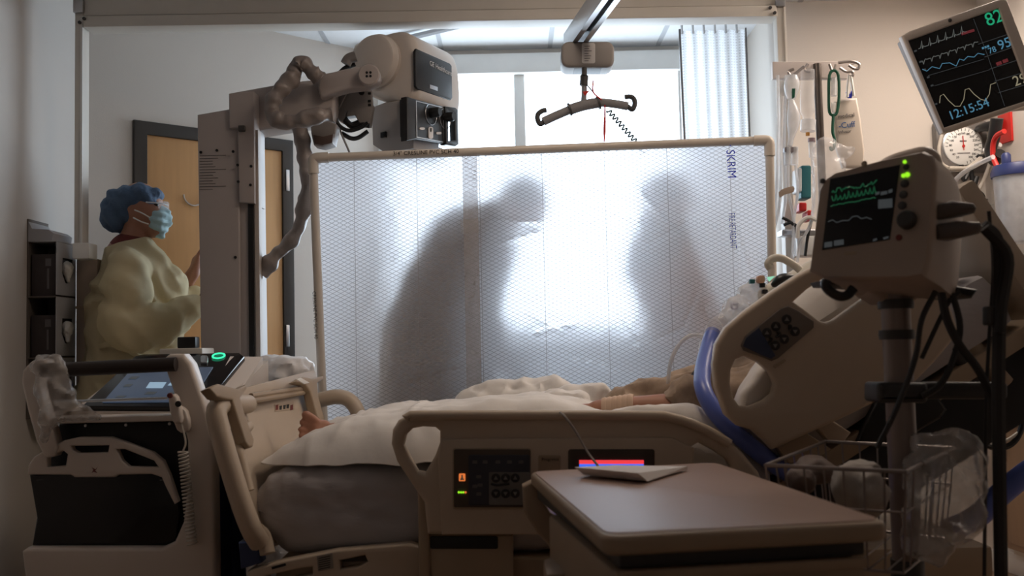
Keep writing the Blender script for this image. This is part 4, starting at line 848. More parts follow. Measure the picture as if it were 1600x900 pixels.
plate('rail_slot_label', hp, [(1208, 572), (1226, 560), (1229, 564), (1211, 576)], (), .002, .0005, BEIGED, bed, c=.003)
# raised back section, its dark underframe and headboard
hinge = W(1140, 735, 3.08); topd = W(1520, 492, 3.08); bu = (topd - hinge).normalized(); bpn = Pl(hinge, bu, (0, 1, 0))
bn = bpn.n if bpn.n.z > 0 else -bpn.n
def bk(s, y, h): return hinge + bu * s + bn * h + V((0, y, 0))
Lb = (topd - hinge).length
def bkbox(name, s0, s1, y0, y1, h0, h1, m, parent, bev=.01):
    bm = bmesh.new(); mt = Matrix((bu, V((0, 1, 0)), bn)).transposed().to_4x4(); mt.translation = bk((s0 + s1) / 2, (y0 + y1) / 2, (h0 + h1) / 2)
    bm_box(bm, mt, s1 - s0, y1 - y0, h1 - h0, bev); return bm_link(name, bm, m, parent)
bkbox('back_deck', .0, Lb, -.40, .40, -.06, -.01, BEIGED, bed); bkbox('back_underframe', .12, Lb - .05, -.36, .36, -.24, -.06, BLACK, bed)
plate('rail_mount', FR(2.62), [(1216, 700), (1260, 676), (1300, 702), (1262, 726), (1232, 724)], (), .05, .005, BEIGED, bed); plate('rail_mount', FR(2.61), [(1278, 668), (1300, 656), (1330, 676), (1318, 692), (1296, 690)], (), .05, .005, BEIGE, bed)
bkbox('headboard', Lb - .03, Lb + .03, -.44, .44, -.20, .40, BEIGE, bed, .02)
ptube('head_frame_tube', [(1440, 470), (1490, 510), (1530, 555), (1570, 600)], 2.72, .026, BEIGED, bed, 10); ptube('head_frame_tube', [(1452, 500), (1500, 560), (1540, 606)], 2.70, .018, DARK, bed, 10)
plate('motor_housing', FR(2.66), [(1376, 616), (1416, 596), (1452, 600), (1482, 640), (1470, 655), (1420, 684), (1372, 700), (1340, 690)], (), .3, .01, BLACK, bed)
# ------------------------------------------------------------------ mattress
mt_ = thing('mattress', 'thick mattress in grey fitted sheet on the bed deck', 'mattress', (.1, 3.08, .55))
def mring(s, z0, z1, y0=2.665, y1=3.49, dx=0):
    o = []
    r = .07
    for cy, cz, a0 in ((y1 - r, z1 - r, 0), (y0 + r, z1 - r, 90), (y0 + r, z0 + r, 180), (y1 - r, z0 + r, 270)):
        for k in range(5):
            a = R(a0 + 22.5 * k); o.append(V((s, cy + r * math.cos(a), cz + r * math.sin(a))))
    return o
xe = W(388, 745, 2.70).x
rs = []
for t, sx in ((0, .0), (.25, .015), (.5, .05), (.75, .10), (1, .17)):
    f_ = math.sin(R(90 * t)); rs.append(mring(xe + sx, .675 - .12 * f_, .70 + .10 * f_ + .0, 2.665 + .06 * (1 - f_), 3.49 - .06 * (1 - f_)))
for i in range(1, 15): rs.append(mring(xe + .17 + (hinge.x + .02 - xe - .17) * i / 14, .555, .80))
o = loft('foot_section', rs, MATTR, mt_)
bm = bmesh.new(); bm.from_mesh(o.data); bmesh.ops.subdivide_edges(bm, edges=[e for e in bm.edges if e.calc_length() > .03], cuts=7, use_grid_fill=True); bm.to_mesh(o.data); bm.free()
for p in o.data.polygons: p.use_smooth = True
for v in o.data.vertices:
    q = v.co + o.location + V(mt_.location); v.co += v.normal * (.010 * fbm(V((q.x * .9 - q.z * 1.6, q.y, q.z * 2.2 + q.x)), 5, 3) + .010 * (.2 - abs(fbm(V((q.x * .5 - q.z * 1.2, q.y * .5, q.z * 2.6 + q.x * 1.1)), 7, 2))))
bkbox('back_section', .02, Lb - .06, -.40, .40, 0, .17, MATTR, mt_, .05)
# ------------------------------------------------------------------ patient under the blanket
YPt = 3.08
pt = thing('person', 'patient lying in the bed under a white blanket, bare toes showing', 'person', (.1, YPt, .80))
hdp = bk(.60, .02, .24); chp = bk(.34, 0, .17); pv = V((W(985, 660, YPt).x, YPt, .865))
toe = W(476, 662, 3.0)
ft = [('c', W(545, 690, 2.99), W(500, 682, 2.98), .045, .036), ('c', W(505, 668, 2.99), W(492, 668, 2.98), .024, .020), ('c', W(505, 690, 2.97), W(490, 690, 2.97), .026, .020)]
for k, (bx, by, tx, ty, r_) in enumerate(((496, 660, 478, 648, .0130), (491, 669, 472, 660, .0088), (490, 679, 469.5, 671, .0085), (490, 688, 470, 681, .0082), (491, 696, 473, 690.5, .0078))):
    p0, p1 = W(bx, by, 2.98), W(tx, ty, 2.965 - .004 * k); pm = p0.lerp(p1, .5) + V((0, -.004, .004)); ft += [('c', p0, pm, r_ * .95, r_ * .9), ('c', pm, p1, r_ * .9, r_)]
pb = [('e', hdp, (.10, .085, .115), (0, R(55), 0)), ('c', hdp, chp, .055, .07), ('c', chp, bk(.17, 0, .15), .12, .12), ('c', bk(.17, 0, .15), pv, .12, .085), ('c', chp + V((0, -.1, 0)), chp + V((0, -.19, -.01)), .07, .06), ('c', chp + V((0, .1, 0)), chp + V((0, .19, -.01)), .07, .06)] + ft
el = V((W(1050, 660, 2.86).x, 2.86, .92)); wr_ = V((W(935, 650, 2.90).x, 2.90, .915))
pb += [('c', chp + V((0, -.19, -.01)), el, .05, .045), ('c', el, wr_, .042, .03)] + hand(wr_, (-1, .15, -.15), (0, 0, 1), 1.0, .5)
el2 = V((el.x, 3.3, .86)); pb += [('c', chp + V((0, .19, -.01)), el2, .05, .045), ('c', el2, V((wr_.x + .02, 3.25, .85)), .042, .03)]
for s in (-.1, .08): pb += [('c', pv + V((0, s, -.01)), V((-.12, YPt + s, .86)), .07, .055), ('c', V((-.12, YPt + s, .86)), V((toe.x + .09, 2.98 if s < 0 else 3.15, .85)), .055, .04)]
blob('body', pb, SKIN, pt, .005, 1)
blob('patient_gown', [('c', chp, bk(.14, 0, .15), .15, .15), ('c', bk(.14, 0, .15), pv + V((.02, 0, 0)), .15, .12), ('c', chp + V((0, .2, -.03)), el2 + V((.02, 0, .02)), .085, .075), ('c', chp + V((0, -.12, 0)), chp + V((0, -.20, -.03)), .10, .085), ('c', chp + V((0, -.2, -.03)), el + V((.05, 0, .02)), .08, .07), ('c', chp + V((0, .12, 0)), chp + V((0, .20, -.03)), .10, .085)], GOWNP, pt, .011, 2, lambda p: .030 * (.3 - abs(fbm(V((p.x + .5 * p.z, p.y, p.z)), 9, 2))), 'tan patterned patient gown')
for i in range(6):
    c0_ = wr_.lerp(el, .10 + .07 * i); ax = (el - wr_).normalized(); lathe('arm_tape', c0_, ax, [(.034 + .0015 * i, -.009), (.037 + .0015 * i, 0), (.034 + .0015 * i, .009)], TAPE, pt, 16)
# blanket
bl_top = [W(x, y, 3.02) for x, y in ((452, 700), (470, 684), (500, 664), (560, 649), (640, 634), (750, 624), (860, 618), (930, 632), (985, 652))]
def topz(x):
    for p, q in zip(bl_top, bl_top[1:]):
        if x <= q.x: return p.z + (q.z - p.z) * max(0, (x - p.x) / (q.x - p.x))
    return bl_top[-1].z
bm = bmesh.new(); NX, NY = 110, 60; L = []; zb_ = .812
for i in range(NX + 1):
    t = i / NX; x = bl_top[0].x + (bl_top[-1].x - bl_top[0].x) * t; row = []
    for j in range(NY + 1):
        s = j / NY
        yn = 2.655 + .05 * math.sin(x * 9) * .4 + (.10 * (1 - t / .12) if t < .12 else 0); y = yn + (3.46 - yn) * s
        e = min(1, s / .17); e2 = min(1, (1 - s) / .25)
        prof = math.sin(e * math.pi / 2) ** .75 * math.sin(e2 * math.pi / 2) ** .8
        zl = zb_ - (.012 + .022 * fbm(V((x, 0, 3)), 6, 2)) * (1 - min(1, s / .07)); z = zl + (topz(x) - zl) * prof
        q = V((x, y, z)); fold = .016 * fbm(V((x * 1.1 + y * .4, y, z)), 7, 3) * prof
        ridge = .014 * max(0, 1 - abs(x - (-.27) + .25 * (z - .85)) / .018) * e + .012 * max(0, 1 - abs(x + .50 - .5 * (z - .85)) / .015) * e + .008 * math.sin((x * 1.0 - z * 1.6) * 42) * max(0, 1 - t * 3) * e
        row.append(bm.verts.new((x - .02 * (1 - prof) * (t < .1), y - (fold + ridge) * (1 - e) * 1.0, z + fold + ridge * .6)))
    L.append(row)
for A_, B_ in zip(L, L[1:]):
    for j in range(NY): bm.faces.new((A_[j], A_[j + 1], B_[j + 1], B_[j]))
bmesh.ops.recalc_face_normals(bm, faces=bm.faces); bmesh.ops.solidify(bm, geom=bm.faces[:], thickness=.006)
tag(bm_link('blanket', bm, SHEETW), 'white blanket covering the patient legs on the bed', 'blanket')
# crumpled sheets and pillows
tag(crumple('crumpled_sheet', [('c', W(735, 634, 3.3), W(790, 616, 3.3), .05, .055), ('c', W(790, 616, 3.3), W(868, 612, 3.3), .055, .05), ('c', W(870, 630, 3.2), W(945, 614, 3.2), .05, .045), ('c', W(830, 634, 3.1), W(900, 634, 3.1), .05, .05), ('c', W(905, 642, 3.0), W(960, 646, 3.0), .03, .02)], SHEETW, None, .009, .030, 9, None, 3), 'crumpled white sheet bunched on the patient lap', 'sheet')
tag(crumple('folded_sheet', [('c', W(970, 664, 2.74), W(1075, 662, 2.72), .05, .055), ('c', W(1075, 662, 2.72), W(1125, 690, 2.70), .055, .05), ('c', W(1080, 700, 2.7), W(1130, 715, 2.7), .06, .05)], PILLOWM, None, .010, .012, 10), 'white sheet bulging behind the middle side rail', 'sheet')
def pillow(name, label, c, u, v, nrm, su, sv, th):
    u, v, nrm = V(u).normalized(), V(v).normalized(), V(nrm).normalized(); bm = bmesh.new(); N = 22; top, bot = [], []
    for i in range(N + 1):
        ra, rb = [], []
        for j in range(N + 1):
            a, b = i / N * 2 - 1, j / N * 2 - 1; h = th * (max(0, 1 - a ** 4) * max(0, 1 - b ** 4)) ** .6
            k = 1 - .06 * (abs(a * b)) ; p = V(c) + u * su * a * (1 - .05 * (1 - b * b) * abs(a)) + v * sv * b * (1 - .05 * (1 - a * a) * abs(b))
            wv = .012 * fbm(p, 9, 3) * min(1, 4 * h / th)
            ra.append(bm.verts.new(p + nrm * (h + wv))); rb.append(bm.verts.new(p - nrm * (h * .8)))
        top.append(ra); bot.append(rb)
    for G in (top, bot):
        for A_, B_ in zip(G, G[1:]):
            for j in range(N): bm.faces.new((A_[j], A_[j + 1], B_[j + 1], B_[j]))
    bmesh.ops.remove_doubles(bm, verts=bm.verts, dist=.0015)
    return tag(bm_link(name, bm, PILLOWM), label, 'pillow')
pillow('pillow', 'white pillow propped behind the raised head rail under the monitor', bk(.53, -.21, .29), bu, (0, 1, 0), bn, .27, .17, .09)
pillow('pillow', 'white pillow seen through the oval grip of the head rail', W(1190, 606, 2.70), (.55, .2, .75), (0, 1, -.2), (-.7, -.5, .5), .13, .10, .06)
# ------------------------------------------------------------------ overbed table
ZT = .82
tc4 = [WZ(827, 736.8, ZT), WZ(943.4, 838.8, ZT), WZ(1393, 815.5, ZT), WZ(1119.8, 722.5, ZT)]
ot = thing('overbed_table', 'overbed table with brown laminate top in the foreground', 'table', (.3, 1.95, 0))
tp = Pl((0, 0, ZT), (1, 0, 0), (0, 1, 0))
def rquad(c, r, n=5):
    out = []
    for i in range(4):
        p = c[i]; a = (c[i - 1] - p).normalized(); b = (c[(i + 1) % 4] - p).normalized()
        for k in range(n + 1):
            t = k / n; out.append(p + a * r * (1 - t) ** 2 + b * r * t ** 2)
    return out
q4 = [V((p.x, p.y)) for p in tc4]; cen = sum(q4, V((0, 0))) / 4
plate('table_edge', tp, [(p.x, p.y) for p in rquad(q4, .03)], (), .030, .009, TEDGE, ot, 0, False, res=3)
plate('table_top', tp, [(p.x, p.y) for p in rquad([cen + (p - cen) * .965 for p in q4], .03)], (), .004, .001, LAM, ot, 0, False, .0018)
uT = (tc4[2] - tc4[1]).normalized(); vT = (tc4[0] - tc4[1]).normalized(); tb = Pl(tc4[1], uT, vT)
wT = (tc4[2] - tc4[1]).length; lT = (tc4[0] - tc4[1]).length
pbox('table_apron', tb, .03, wT - .03, .03, lT - .05, -.055, -.030, DARK, ot, .004)
pbox('vanity_tray', tb, .02, wT - .035, .02, lT * .7, -.16, -.058, TEDGE, ot, .008)
pbox('tray_lip', tb, .02, wT - .035, .012, .03, -.07, -.055, TEDGE, ot, .003)
plate('tilt_arm', FR(2.26), [(816, 760), (832, 752), (860, 800), (905, 830), (940, 870), (930, 900), (872, 870), (838, 832), (818, 800)], (), .05, .008, TEDGE, ot)
box('column', (.06, 1.9, .08), (.14, 2.0, .66), OFFW, ot, .008); box('column_sleeve', (.05, 1.88, .4), (.15, 2.02, .68), TEDGE, ot, .01)
for x in (.02, .46): box('base_leg', (x - .03, 1.6, .045), (x + .03, 2.3, .085), OFFW, ot, .01)
box('base_cross', (.02, 1.91, .05), (.46, 1.99, .09), OFFW, ot, .01)
for x in (.02, .46):
    for y in (1.63, 2.27): lathe('caster', (x - .012, y, .03), (1, 0, 0), [(.01, 0), (.03, .002), (.03, .022), (.01, .024)], RUBBER, ot, 14)
pq4 = [WZ(x, y, ZT + .006) for x, y in ((912, 742), (1012, 752), (1074, 733), (962, 731))]
loft('_', [[p for p in pq4], [p + V((0, 0, .006)) + (V((-.02, -.01, .012)) if i < 2 else V((0, 0, 0))) for i, p in enumerate(pq4)]], PAPER, None, smooth=False).name = 'paper_pad'
tag(bpy.data.objects['paper_pad'], 'folded white paper lying on the table top', 'paper')
tag(ptube('thin_cable', [(868, 643), (880, 648), (900, 675), (918, 706), (936, 730)], [2.60, 2.51, 2.50, 2.49, 2.46], .0032, mat('cable_grey', (.32, .29, .27), .5), None, 6), 'thin grey cable looped over the side rail to the table', 'cable')
# ------------------------------------------------------------------ vital signs monitor on its roll stand
vs = thing('vital_signs_monitor', 'blurry beige vital signs monitor on a roll stand with wire basket', 'monitor', (.83, 2.15, 0))
O = W(1264, 432, 2.06); uM = V((.766, -.643, 0)); nM = V((-.643, -.766, 0)); vM = V((0, 0, 1)) * math.cos(R(9)) - nM * math.sin(R(9))
mpz = Pl(O, uM, vM)
MB = mat('monitor_beige', (.40, .32, .26), .5)
fo = [mpz.px(x, y) for x, y in ((1264, 424), (1268, 395), (1280, 298), (1288, 281), (1304, 270), (1380, 249), (1444, 236), (1458, 244), (1462, 262), (1452, 400), (1444, 432), (1420, 436), (1290, 436))]
def scale_loop(l, k, dx=0, dy=0):
    cx = sum(p[0] for p in l) / len(l); cy = sum(p[1] for p in l) / len(l); return [(cx + (p[0] - cx) * k + dx, cy + (p[1] - cy) * k + dy) for p in l]
sl = [(0.004, .965, 0), (-.004, 1.0, 0), (-.02, 1.0, 0), (-.10, 1.0, .0), (-.16, .98, -.006), (-.22, .90, -.012), (-.26, .80, -.015), (-.275, .70, -.016)]
loft('case', [[mpz.p(a, b, c) for a, b in scale_loop(fo, k, 0, dy)] for c, k, dy in sl], MB, vs)
vsc = plate('screen', mpz, [(1297, 279), (1406, 257), (1390, 374), (1284, 391)], (), .004, .001, BLACKG, vs, c=.006)
def wave(name, pl, pts, r, m, parent, c): return tube(name, [pl.p(*pl.px(x, y), c) for x, y in pts], r, m, parent, 5)
random.seed(3)
wave('trace', mpz, [(1302 + i * 2.2, 313 - .2 * i * 2.2 + (-9 if i % 3 == 0 else 4) * random.uniform(.4, 1)) for i in range(33)], .0012, E_DIMG, vsc, .0075)
wave('trace', mpz, [(1302 + i * 2.2, 300 - .2 * i * 2.2 + random.uniform(-4, 4)) for i in range(33)], .0012, E_DIMG, vsc, .0075)
wave('trace', mpz, [(1300 + i * 2.6, 323 - .18 * i * 2.6 + random.uniform(-1, 1)) for i in range(28)], .0010, E_DIMG, vsc, .0075)
wave('trace', mpz, [(1296, 348), (1303, 345), (1310, 349), (1318, 346), (1328, 346), (1334, 340), (1342, 339), (1348, 343), (1356, 341), (1364, 344)], .0010, E_DIMW, vsc, .0075)
for x0, y0, x1, y1 in ((1372, 311, 1394, 325), (1376, 299, 1386, 304), (1368, 300, 1374, 304), (1388, 296, 1394, 301), (1288, 378, 1300, 386), (1303, 375, 1318, 383), (1380, 370, 1388, 373), (1364, 373, 1370, 376)):
    plate('screen_field', mpz, [(x0, y1 + 1), (x0, y0 + 1), (x1, y0 - 1), (x1, y1 - 1)], (), .001, 0, E_DIMW, vsc, c=.0075)
for x, y, r, m in ((1415, 254, .0035, E_LIME), (1413, 275.5, .004, E_LIME), (1419, 274, .005, E_LIME)):
    a, b = mpz.px(x, y); disc('led', mpz, a, b, r, .003, m, vs, .004, 12)
for x, y, r in ((1417, 262, .006), (1415, 288, .0085), (1413, 305, .0085), (1411, 322, .0085)): a, b = mpz.px(x, y); disc('key', mpz, a, b, r, .003, DARK, vs, .004, 14)
a, b = mpz.px(1419, 345); lathe('dial_knob', mpz.p(a, b, .002), mpz.n, [(.019, 0), (.0185, .012), (.014, .018)], DARK, vs, 20)
a, b = mpz.px(1406, 372); disc('key', mpz, a, b, .006, .003, SCRUB, vs, .004, 12); a, b = mpz.px(1352, 257); disc('alarm_lens', mpz, a, b, .006, .003, BEIGED, vs, .004, 12); a, b = mpz.px(1287, 284); disc('alarm_lens', mpz, a, b, .006, .003, DARK, vs, .004, 12)
pbox('maker_badge', mpz, *[mpz.px(1320, 396)[0], mpz.px(1340, 396)[0]], mpz.px(1330, 399)[1], mpz.px(1330, 394)[1], .003, .005, BEIGED, vs, .001)
tube('carry_handle', [mpz.p(*mpz.px(x, y), c) for x, y, c in ((1362, 252, -.06), (1378, 240, -.065), (1405, 230, -.07), (1425, 226, -.07), (1436, 232, -.07), (1440, 250, -.07))], .017, MB, vs, 12, 5, flat=1.5)
# side connectors
sdp = Pl(mpz.p(*mpz.px(1456, 340)), -mpz.n, vM)
for pts, c in (([(1462, 320), (1490, 312), (1524, 316), (1530, 324), (1526, 332), (1500, 336), (1464, 344)], .03), ([(1462, 350), (1500, 344), (1534, 346), (1540, 354), (1534, 364), (1500, 372), (1466, 374)], .03)):
    plate('connector', FR(1.93), pts, (), .08, .012, mat('connector_brown', (.11, .09, .08), .5), vs)
plate('side_label', FR(2.045), [(1456, 308), (1472, 304), (1470, 352), (1455, 348)], (), .01, .002, BEIGED, vs)
for x in (1460, 1466): plate('side_port', FR(2.03), [(x - 1.5, 306), (x + 1.5, 305), (x + 1, 326), (x - 2, 326)], (), .006, .001, SCRUB, vs)
plate('mount_plate', FR(2.08), [(1295, 436), (1330, 428), (1400, 430), (1480, 444), (1530, 452), (1520, 466), (1440, 456), (1400, 452), (1340, 446), (1300, 444)], (), .14, .008, BLACK, vs)
plate('tilt_head', FR(2.10), [(1340, 440), (1450, 446), (1442, 462), (1424, 474), (1384, 474), (1362, 460)], (), .10, .010, MB, vs)
tube('grab_loop', [W(x, y, 2.02) for x, y in ((1292, 438), (1290, 446), (1298, 456), (1312, 463), (1324, 461), (1334, 450))], .010, BLACK, vs, 10, 5)
PB = V((W(1405, 600, 2.12).x, 2.12, 0))
tube('upper_pole', [PB + V((0, 0, .62)), PB + V((0, 0, 1.22))], .030, mat('pole_grey_brown', (.26, .21, .19), .35, .3), vs, 18); tube('lower_pole', [PB + V((0, 0, .1)), PB + V((0, 0, .64))], .034, DARK, vs, 18)
for z in (1.165, 1.10): lathe('pole_ring', PB + V((0, 0, z)), (0, 0, 1), [(.036, 0), (.037, .01), (.036, .02)], DARK, vs, 18)
plate('pole_clamp', FR(2.07), rr(1372, 598, 1452, 630, 6), (), .09, .012, DARK, vs); plate('clamp_bar', FR(2.14), rr(1440, 597, 1576, 624, 6), (), .03, .008, DARK, vs)
for k in range(5):
    a = R(72 * k + 20); e_ = PB + V((.26 * math.cos(a), .26 * math.sin(a), .075)); tube('base_leg', [PB + V((0, 0, .12)), e_], .016, DARK, vs, 8); lathe('caster', e_ + V((-.01, 0, -.04)), (1, 0, 0), [(.01, 0), (.033, .002), (.033, .02), (.01, .022)], RUBBER, vs, 12)
# wire basket
zr_ = .85; rim = [WZ(1196, 727, zr_), WZ(1415, 737, zr_ - .003), WZ(1490, 700, zr_), WZ(1289, 690, zr_)]
WIRE = mat('basket_wire', (.30, .27, .26), .35, .7)
bk_ = tube('basket_rim', rim + [], .0042, WIRE, vs, 6, 0, True); cb = sum(rim, V((0, 0, 0))) / 4
low = [cb + (p - cb) * .86 + V((0, 0, -.20)) for p in rim]; mid = [cb + (p - cb) * .95 + V((0, 0, -.08)) for p in rim]
tube('basket_floor_ring', low, .003, WIRE, vs, 6, 0, True); tube('basket_mid_ring', mid, .0025, WIRE, vs, 6, 0, True)
for i in range(4):
    for k in range(7):
        t = k / 7; tube('basket_wire', [rim[i].lerp(rim[(i + 1) % 4], t), mid[i].lerp(mid[(i + 1) % 4], t), low[i].lerp(low[(i + 1) % 4], t)], .0022, WIRE, vs, 5)
for k in range(1, 7): tube('basket_wire', [low[0].lerp(low[1], k / 7), low[3].lerp(low[2], k / 7)], .002, WIRE, vs, 5)
# cables hanging from the monitor
CB = mat('cable_black', (.025, .023, .023), .5)
for pts, ds, r in (([(1535, 352), (1556, 372), (1562, 420), (1560, 600), (1562, 760), (1564, 905)], 2.0, .0135), ([(1538, 356), (1574, 400), (1566, 470), (1562, 520)], 1.98, .012), ([(1470, 455), (1480, 500), (1500, 540), (1530, 580), (1556, 640), (1566, 720)], 2.03, .009), ([(1488, 458), (1500, 510), (1490, 560), (1470, 600), (1440, 620)], 2.06, .007), ([(1545, 330), (1552, 420), (1546, 520), (1541, 640), (1538, 900)], 2.06, .004), ([(1462, 455), (1440, 500), (1430, 560), (1400, 640), (1370, 700)], 2.0, .006), ([(1500, 456), (1484, 470), (1468, 500), (1440, 560)], 2.06, .005)):
    ptube('monitor_cable', pts, ds, r, CB, vs, 8, 5)
plate('cable_block', FR(1.985), rr(1545, 478, 1574, 508, 3), (), .03, .004, DARK, vs)
# things in and on the basket
tag(crumple('plastic_bag', [('c', W(1465, 712, 2.08), W(1475, 800, 2.02), .06, .07), ('c', W(1500, 710, 2.08), W(1505, 790, 2.05), .045, .05), ('c', W(1440, 720, 2.06), W(1450, 850, 2.02), .03, .045), ('c', W(1470, 800, 2.0), W(1500, 830, 2.0), .05, .03), ('c', W(1420, 715, 2.1), W(1500, 695, 2.1), .02, .03)], BAGM, None, .010, .028, 13), 'grey see-through plastic bag draped over the wire basket', 'plastic bag')
tag(crumple('white_wipes_pack', [('e', W(1330, 760, 2.06), (.04, .04, .055)), ('e', W(1362, 770, 2.03), (.035, .035, .05)), ('e', W(1345, 735, 2.08), (.045, .03, .02))], mat('pack_cream', (.44, .40, .36), .6), None, .008, .012, 20), 'cream packet lying inside the wire basket', 'packet')
tag(crumple('grey_cuff_pouch', [('e', W(1270, 735, 2.16), (.05, .05, .03)), ('e', W(1250, 752, 2.10), (.03, .04, .03))], mat('pouch_brown', (.14, .10, .085), .6), None, .008, .012, 18), 'brown soft pouch at the table end of the wire basket', 'pouch')
# ------------------------------------------------------------------ wall-arm patient monitor
wm = thing('wall_patient_monitor', 'tilted patient monitor with heart traces at the upper right', 'monitor', W(1540, 150, 3.15))
um = W(1561, 12, 3.1) - W(1420, 63, 3.1); vm = W(1420, 63, 3.1) - W(1476, 199, 3.1)
wmp = Pl(W(1476, 199, 3.1), um, vm)
WB = mat('monitor_frame', (.52, .46, .41), .45)
plate('bezel', wmp, [(1409, 56), (1422, 48), (1566, -3), (1574, 0), (1630, 148), (1624, 158), (1482, 207), (1474, 207)], [[(1420, 63), (1561, 12), (1613, 154), (1476, 199)]], .03, .005, WB, wm)
plate('back_case', wmp, [(1412, 60), (1574, 0), (1630, 150), (1478, 206)], (), .07, .02, mat('monitor_back', (.20, .16, .13), .5), wm, c=-.025)
scr = plate('screen', wmp, [(1418, 62), (1563, 10), (1616, 156), (1474, 201)], (), .006, .001, mat('screen_black', (.012, .012, .013), .2), wm, c=-.010)
a, b = wmp.px(1484, 32); disc('camera_dot', wmp, a, b, .006, .002, DARK, wm, .001, 12)
for s, x, y, sz, m in (('82', 1545, 40, .060, E_GREEN), ('95', 1564, 77, .044, E_CYAN), ('78', 1548, 83, .026, E_CYAN), ('29', 1588, 134, .046, E_YEL), ('12:15:54', 1486, 187, .040, E_CYAN)):
    a, b = wmp.px(x, y); text('readout', s, wmp, a, b, sz, m, scr, -.0085)
def wv(pts, m, r=.0012): return wave('trace', wmp, pts, r, m, scr, -.0085)
def base_line(x0, y0, x1, y1, f, n): 
    return [(x0 + (x1 - x0) * i / n, y0 + (y1 - y0) * i / n - f(i)) for i in range(n + 1)]
wv(base_line(1437, 75, 1512, 48, lambda i: 11 if i % 8 == 3 else (2 if i % 8 in (5,) else (-2 if i % 8 == 4 else 0)), 48), E_GREY)
wv(base_line(1440, 95, 1530, 64, lambda i: -6 if i % 8 == 3 else (1.5 if i % 8 == 5 else 0), 56), E_GREY)
wv([(1443, 107), (1450, 110), (1458, 103), (1470, 106), (1474, 98), (1486, 97), (1496, 102), (1501, 91), (1508, 93), (1514, 87), (1524, 88), (1530, 82), (1540, 84)], E_CYAN)
wv([(1452, 117), (1540, 91)], E_DIMW, .0008); wv([(1462, 133), (1548, 108)], E_DIMW, .0008)
wv([(1470, 160), (1471, 149), (1476, 146), (1484, 156), (1494, 165), (1502, 165), (1508, 154), (1510, 139), (1516, 137), (1524, 146), (1534, 154), (1542, 156), (1548, 146), (1550, 131), (1558, 128)], E_YEL)
for p in ([(1526, 24), (1568, 126)], ): pass
for x0, y0, x1, y1 in ((1530, 68, 1575, 53), (1540, 88, 1586, 72), (1548, 107, 1594, 92), (1556, 126, 1602, 112), (1562, 144, 1608, 130)): wv([(x0, y0), (x1, y1)], E_DIMW, .0009)
wv([(1523, 28), (1545, 85), (1572, 165)], E_DIMW, .0008)
plate('alarm_bar', wmp, [(1502, 51), (1522, 45), (1523, 49), (1503, 55)], (), .001, 0, E_DRED, scr, c=-.008)
for x, y in ((1560, 97), (1570, 93)): plate('field_block', wmp, [(x - 4, y + 1), (x + 4, y - 2), (x + 6, y + 3), (x - 2, y + 6)], (), .001, 0, E_DRED, scr, c=-.008)
for i in range(3): plate('field_block', wmp, [(1534 + i * 4, 74 - i * 1.4), (1537 + i * 4, 73 - i * 1.4), (1538 + i * 4, 76 - i * 1.4), (1535 + i * 4, 77 - i * 1.4)], (), .001, 0, E_CYAN, scr, c=-.008)
for x, y in ((1446, 108), (1452, 120), (1458, 133), (1464, 162), (1432, 79), (1440, 96)): plate('field_block', wmp, [(x - 4, y), (x, y - 1.5), (x + 1, y + 1), (x - 3, y + 2.5)], (), .001, 0, E_DIMW, scr, c=-.008)
wc = wmp.p(.20, .14, -.09); wallp = SPL.p(1.35, wc.z - .05, 0)
tube('wall_arm', [wc, wc + V((.05, .25, -.05)), wallp + V((-.1, -.15, 0)), wallp], .025, WB, wm, 12, 4); lathe('wall_plate', wallp, SPL.n, [(.07, 0), (.07, .012), (.05, .018)], WB, wm, 18)
# ------------------------------------------------------------------ head wall fittings
sg = thing('wall_sphygmomanometer', 'square aneroid blood pressure gauge with white dial on the wall', 'gauge', HPL.p(*HPL.px(1498, 270)))
a, b = HPL.px(1497, 232); sz = .125
pbox('gauge_case', HPL, a - sz, a + sz * .98, b - sz, b + sz, .0, .05, mat('gauge_case', (.16, .145, .135), .3), sg, .012)
lathe('dial', HPL.p(a, b, .048), HPL.n, [(.092, 0), (.092, .006), (.088, .009)], WHITE, sg, 36); lathe('dial_ring', HPL.p(a, b, .046), HPL.n, [(.100, 0), (.100, .004), (.094, .008)], STEEL, sg, 36)
for k in range(22):
    t = R(-50 - k * 260 / 21 - 0) + R(5); r0, r1 = .074, .086; p0 = HPL.p(a + r0 * math.sin(t + 3.75), b + r0 * math.cos(t + 3.75), .058); p1 = HPL.p(a + r1 * math.sin(t + 3.75), b + r1 * math.cos(t + 3.75), .058); tube('tick', [p0, p1], .0012, INK, sg, 4)
for i, s in enumerate(('20', '40', '60', '80', '100', '120', '140', '160', '180', '200', '220', '240', '260', '280', '300')):
    t = R(-150 + 300 * i / 14); text('dial_number', s, HPL, a + .062 * math.sin(t), b + .062 * math.cos(t) - .005, .015, INK, sg, .0585, 0, 'CENTER')
pbox('dial_print', HPL, a - .016, a + .016, b + .022, b + .027, .056, .0592, INKG, sg, 0); pbox('dial_print', HPL, a - .03, a + .03, b - .036, b - .032, .056, .0592, INKG, sg, 0)
tube('needle', [HPL.p(a, b - .02, .061), HPL.p(a - .002, b + .05, .061)], .0022, RED, sg, 5); disc('needle_hub', HPL, a, b, .007, .004, RED, sg, .059, 12)
TUBEC = mat('cream_tubing', (.55, .50, .43), .45)
for k, pts in enumerate((([(1461, 215), (1456, 240), (1462, 262), (1490, 270), (1515, 256), (1530, 235), (1534, 205)]), ([(1470, 268), (1505, 266), (1525, 245), (1533, 215)]), ([(1534, 205), (1536, 240), (1524, 280), (1512, 305)]))):
    tube('gauge_hose', [HPL.p(*HPL.px(x, y), .08 + .012 * k) for x, y in pts], .009, TUBEC, sg, 8, 5)
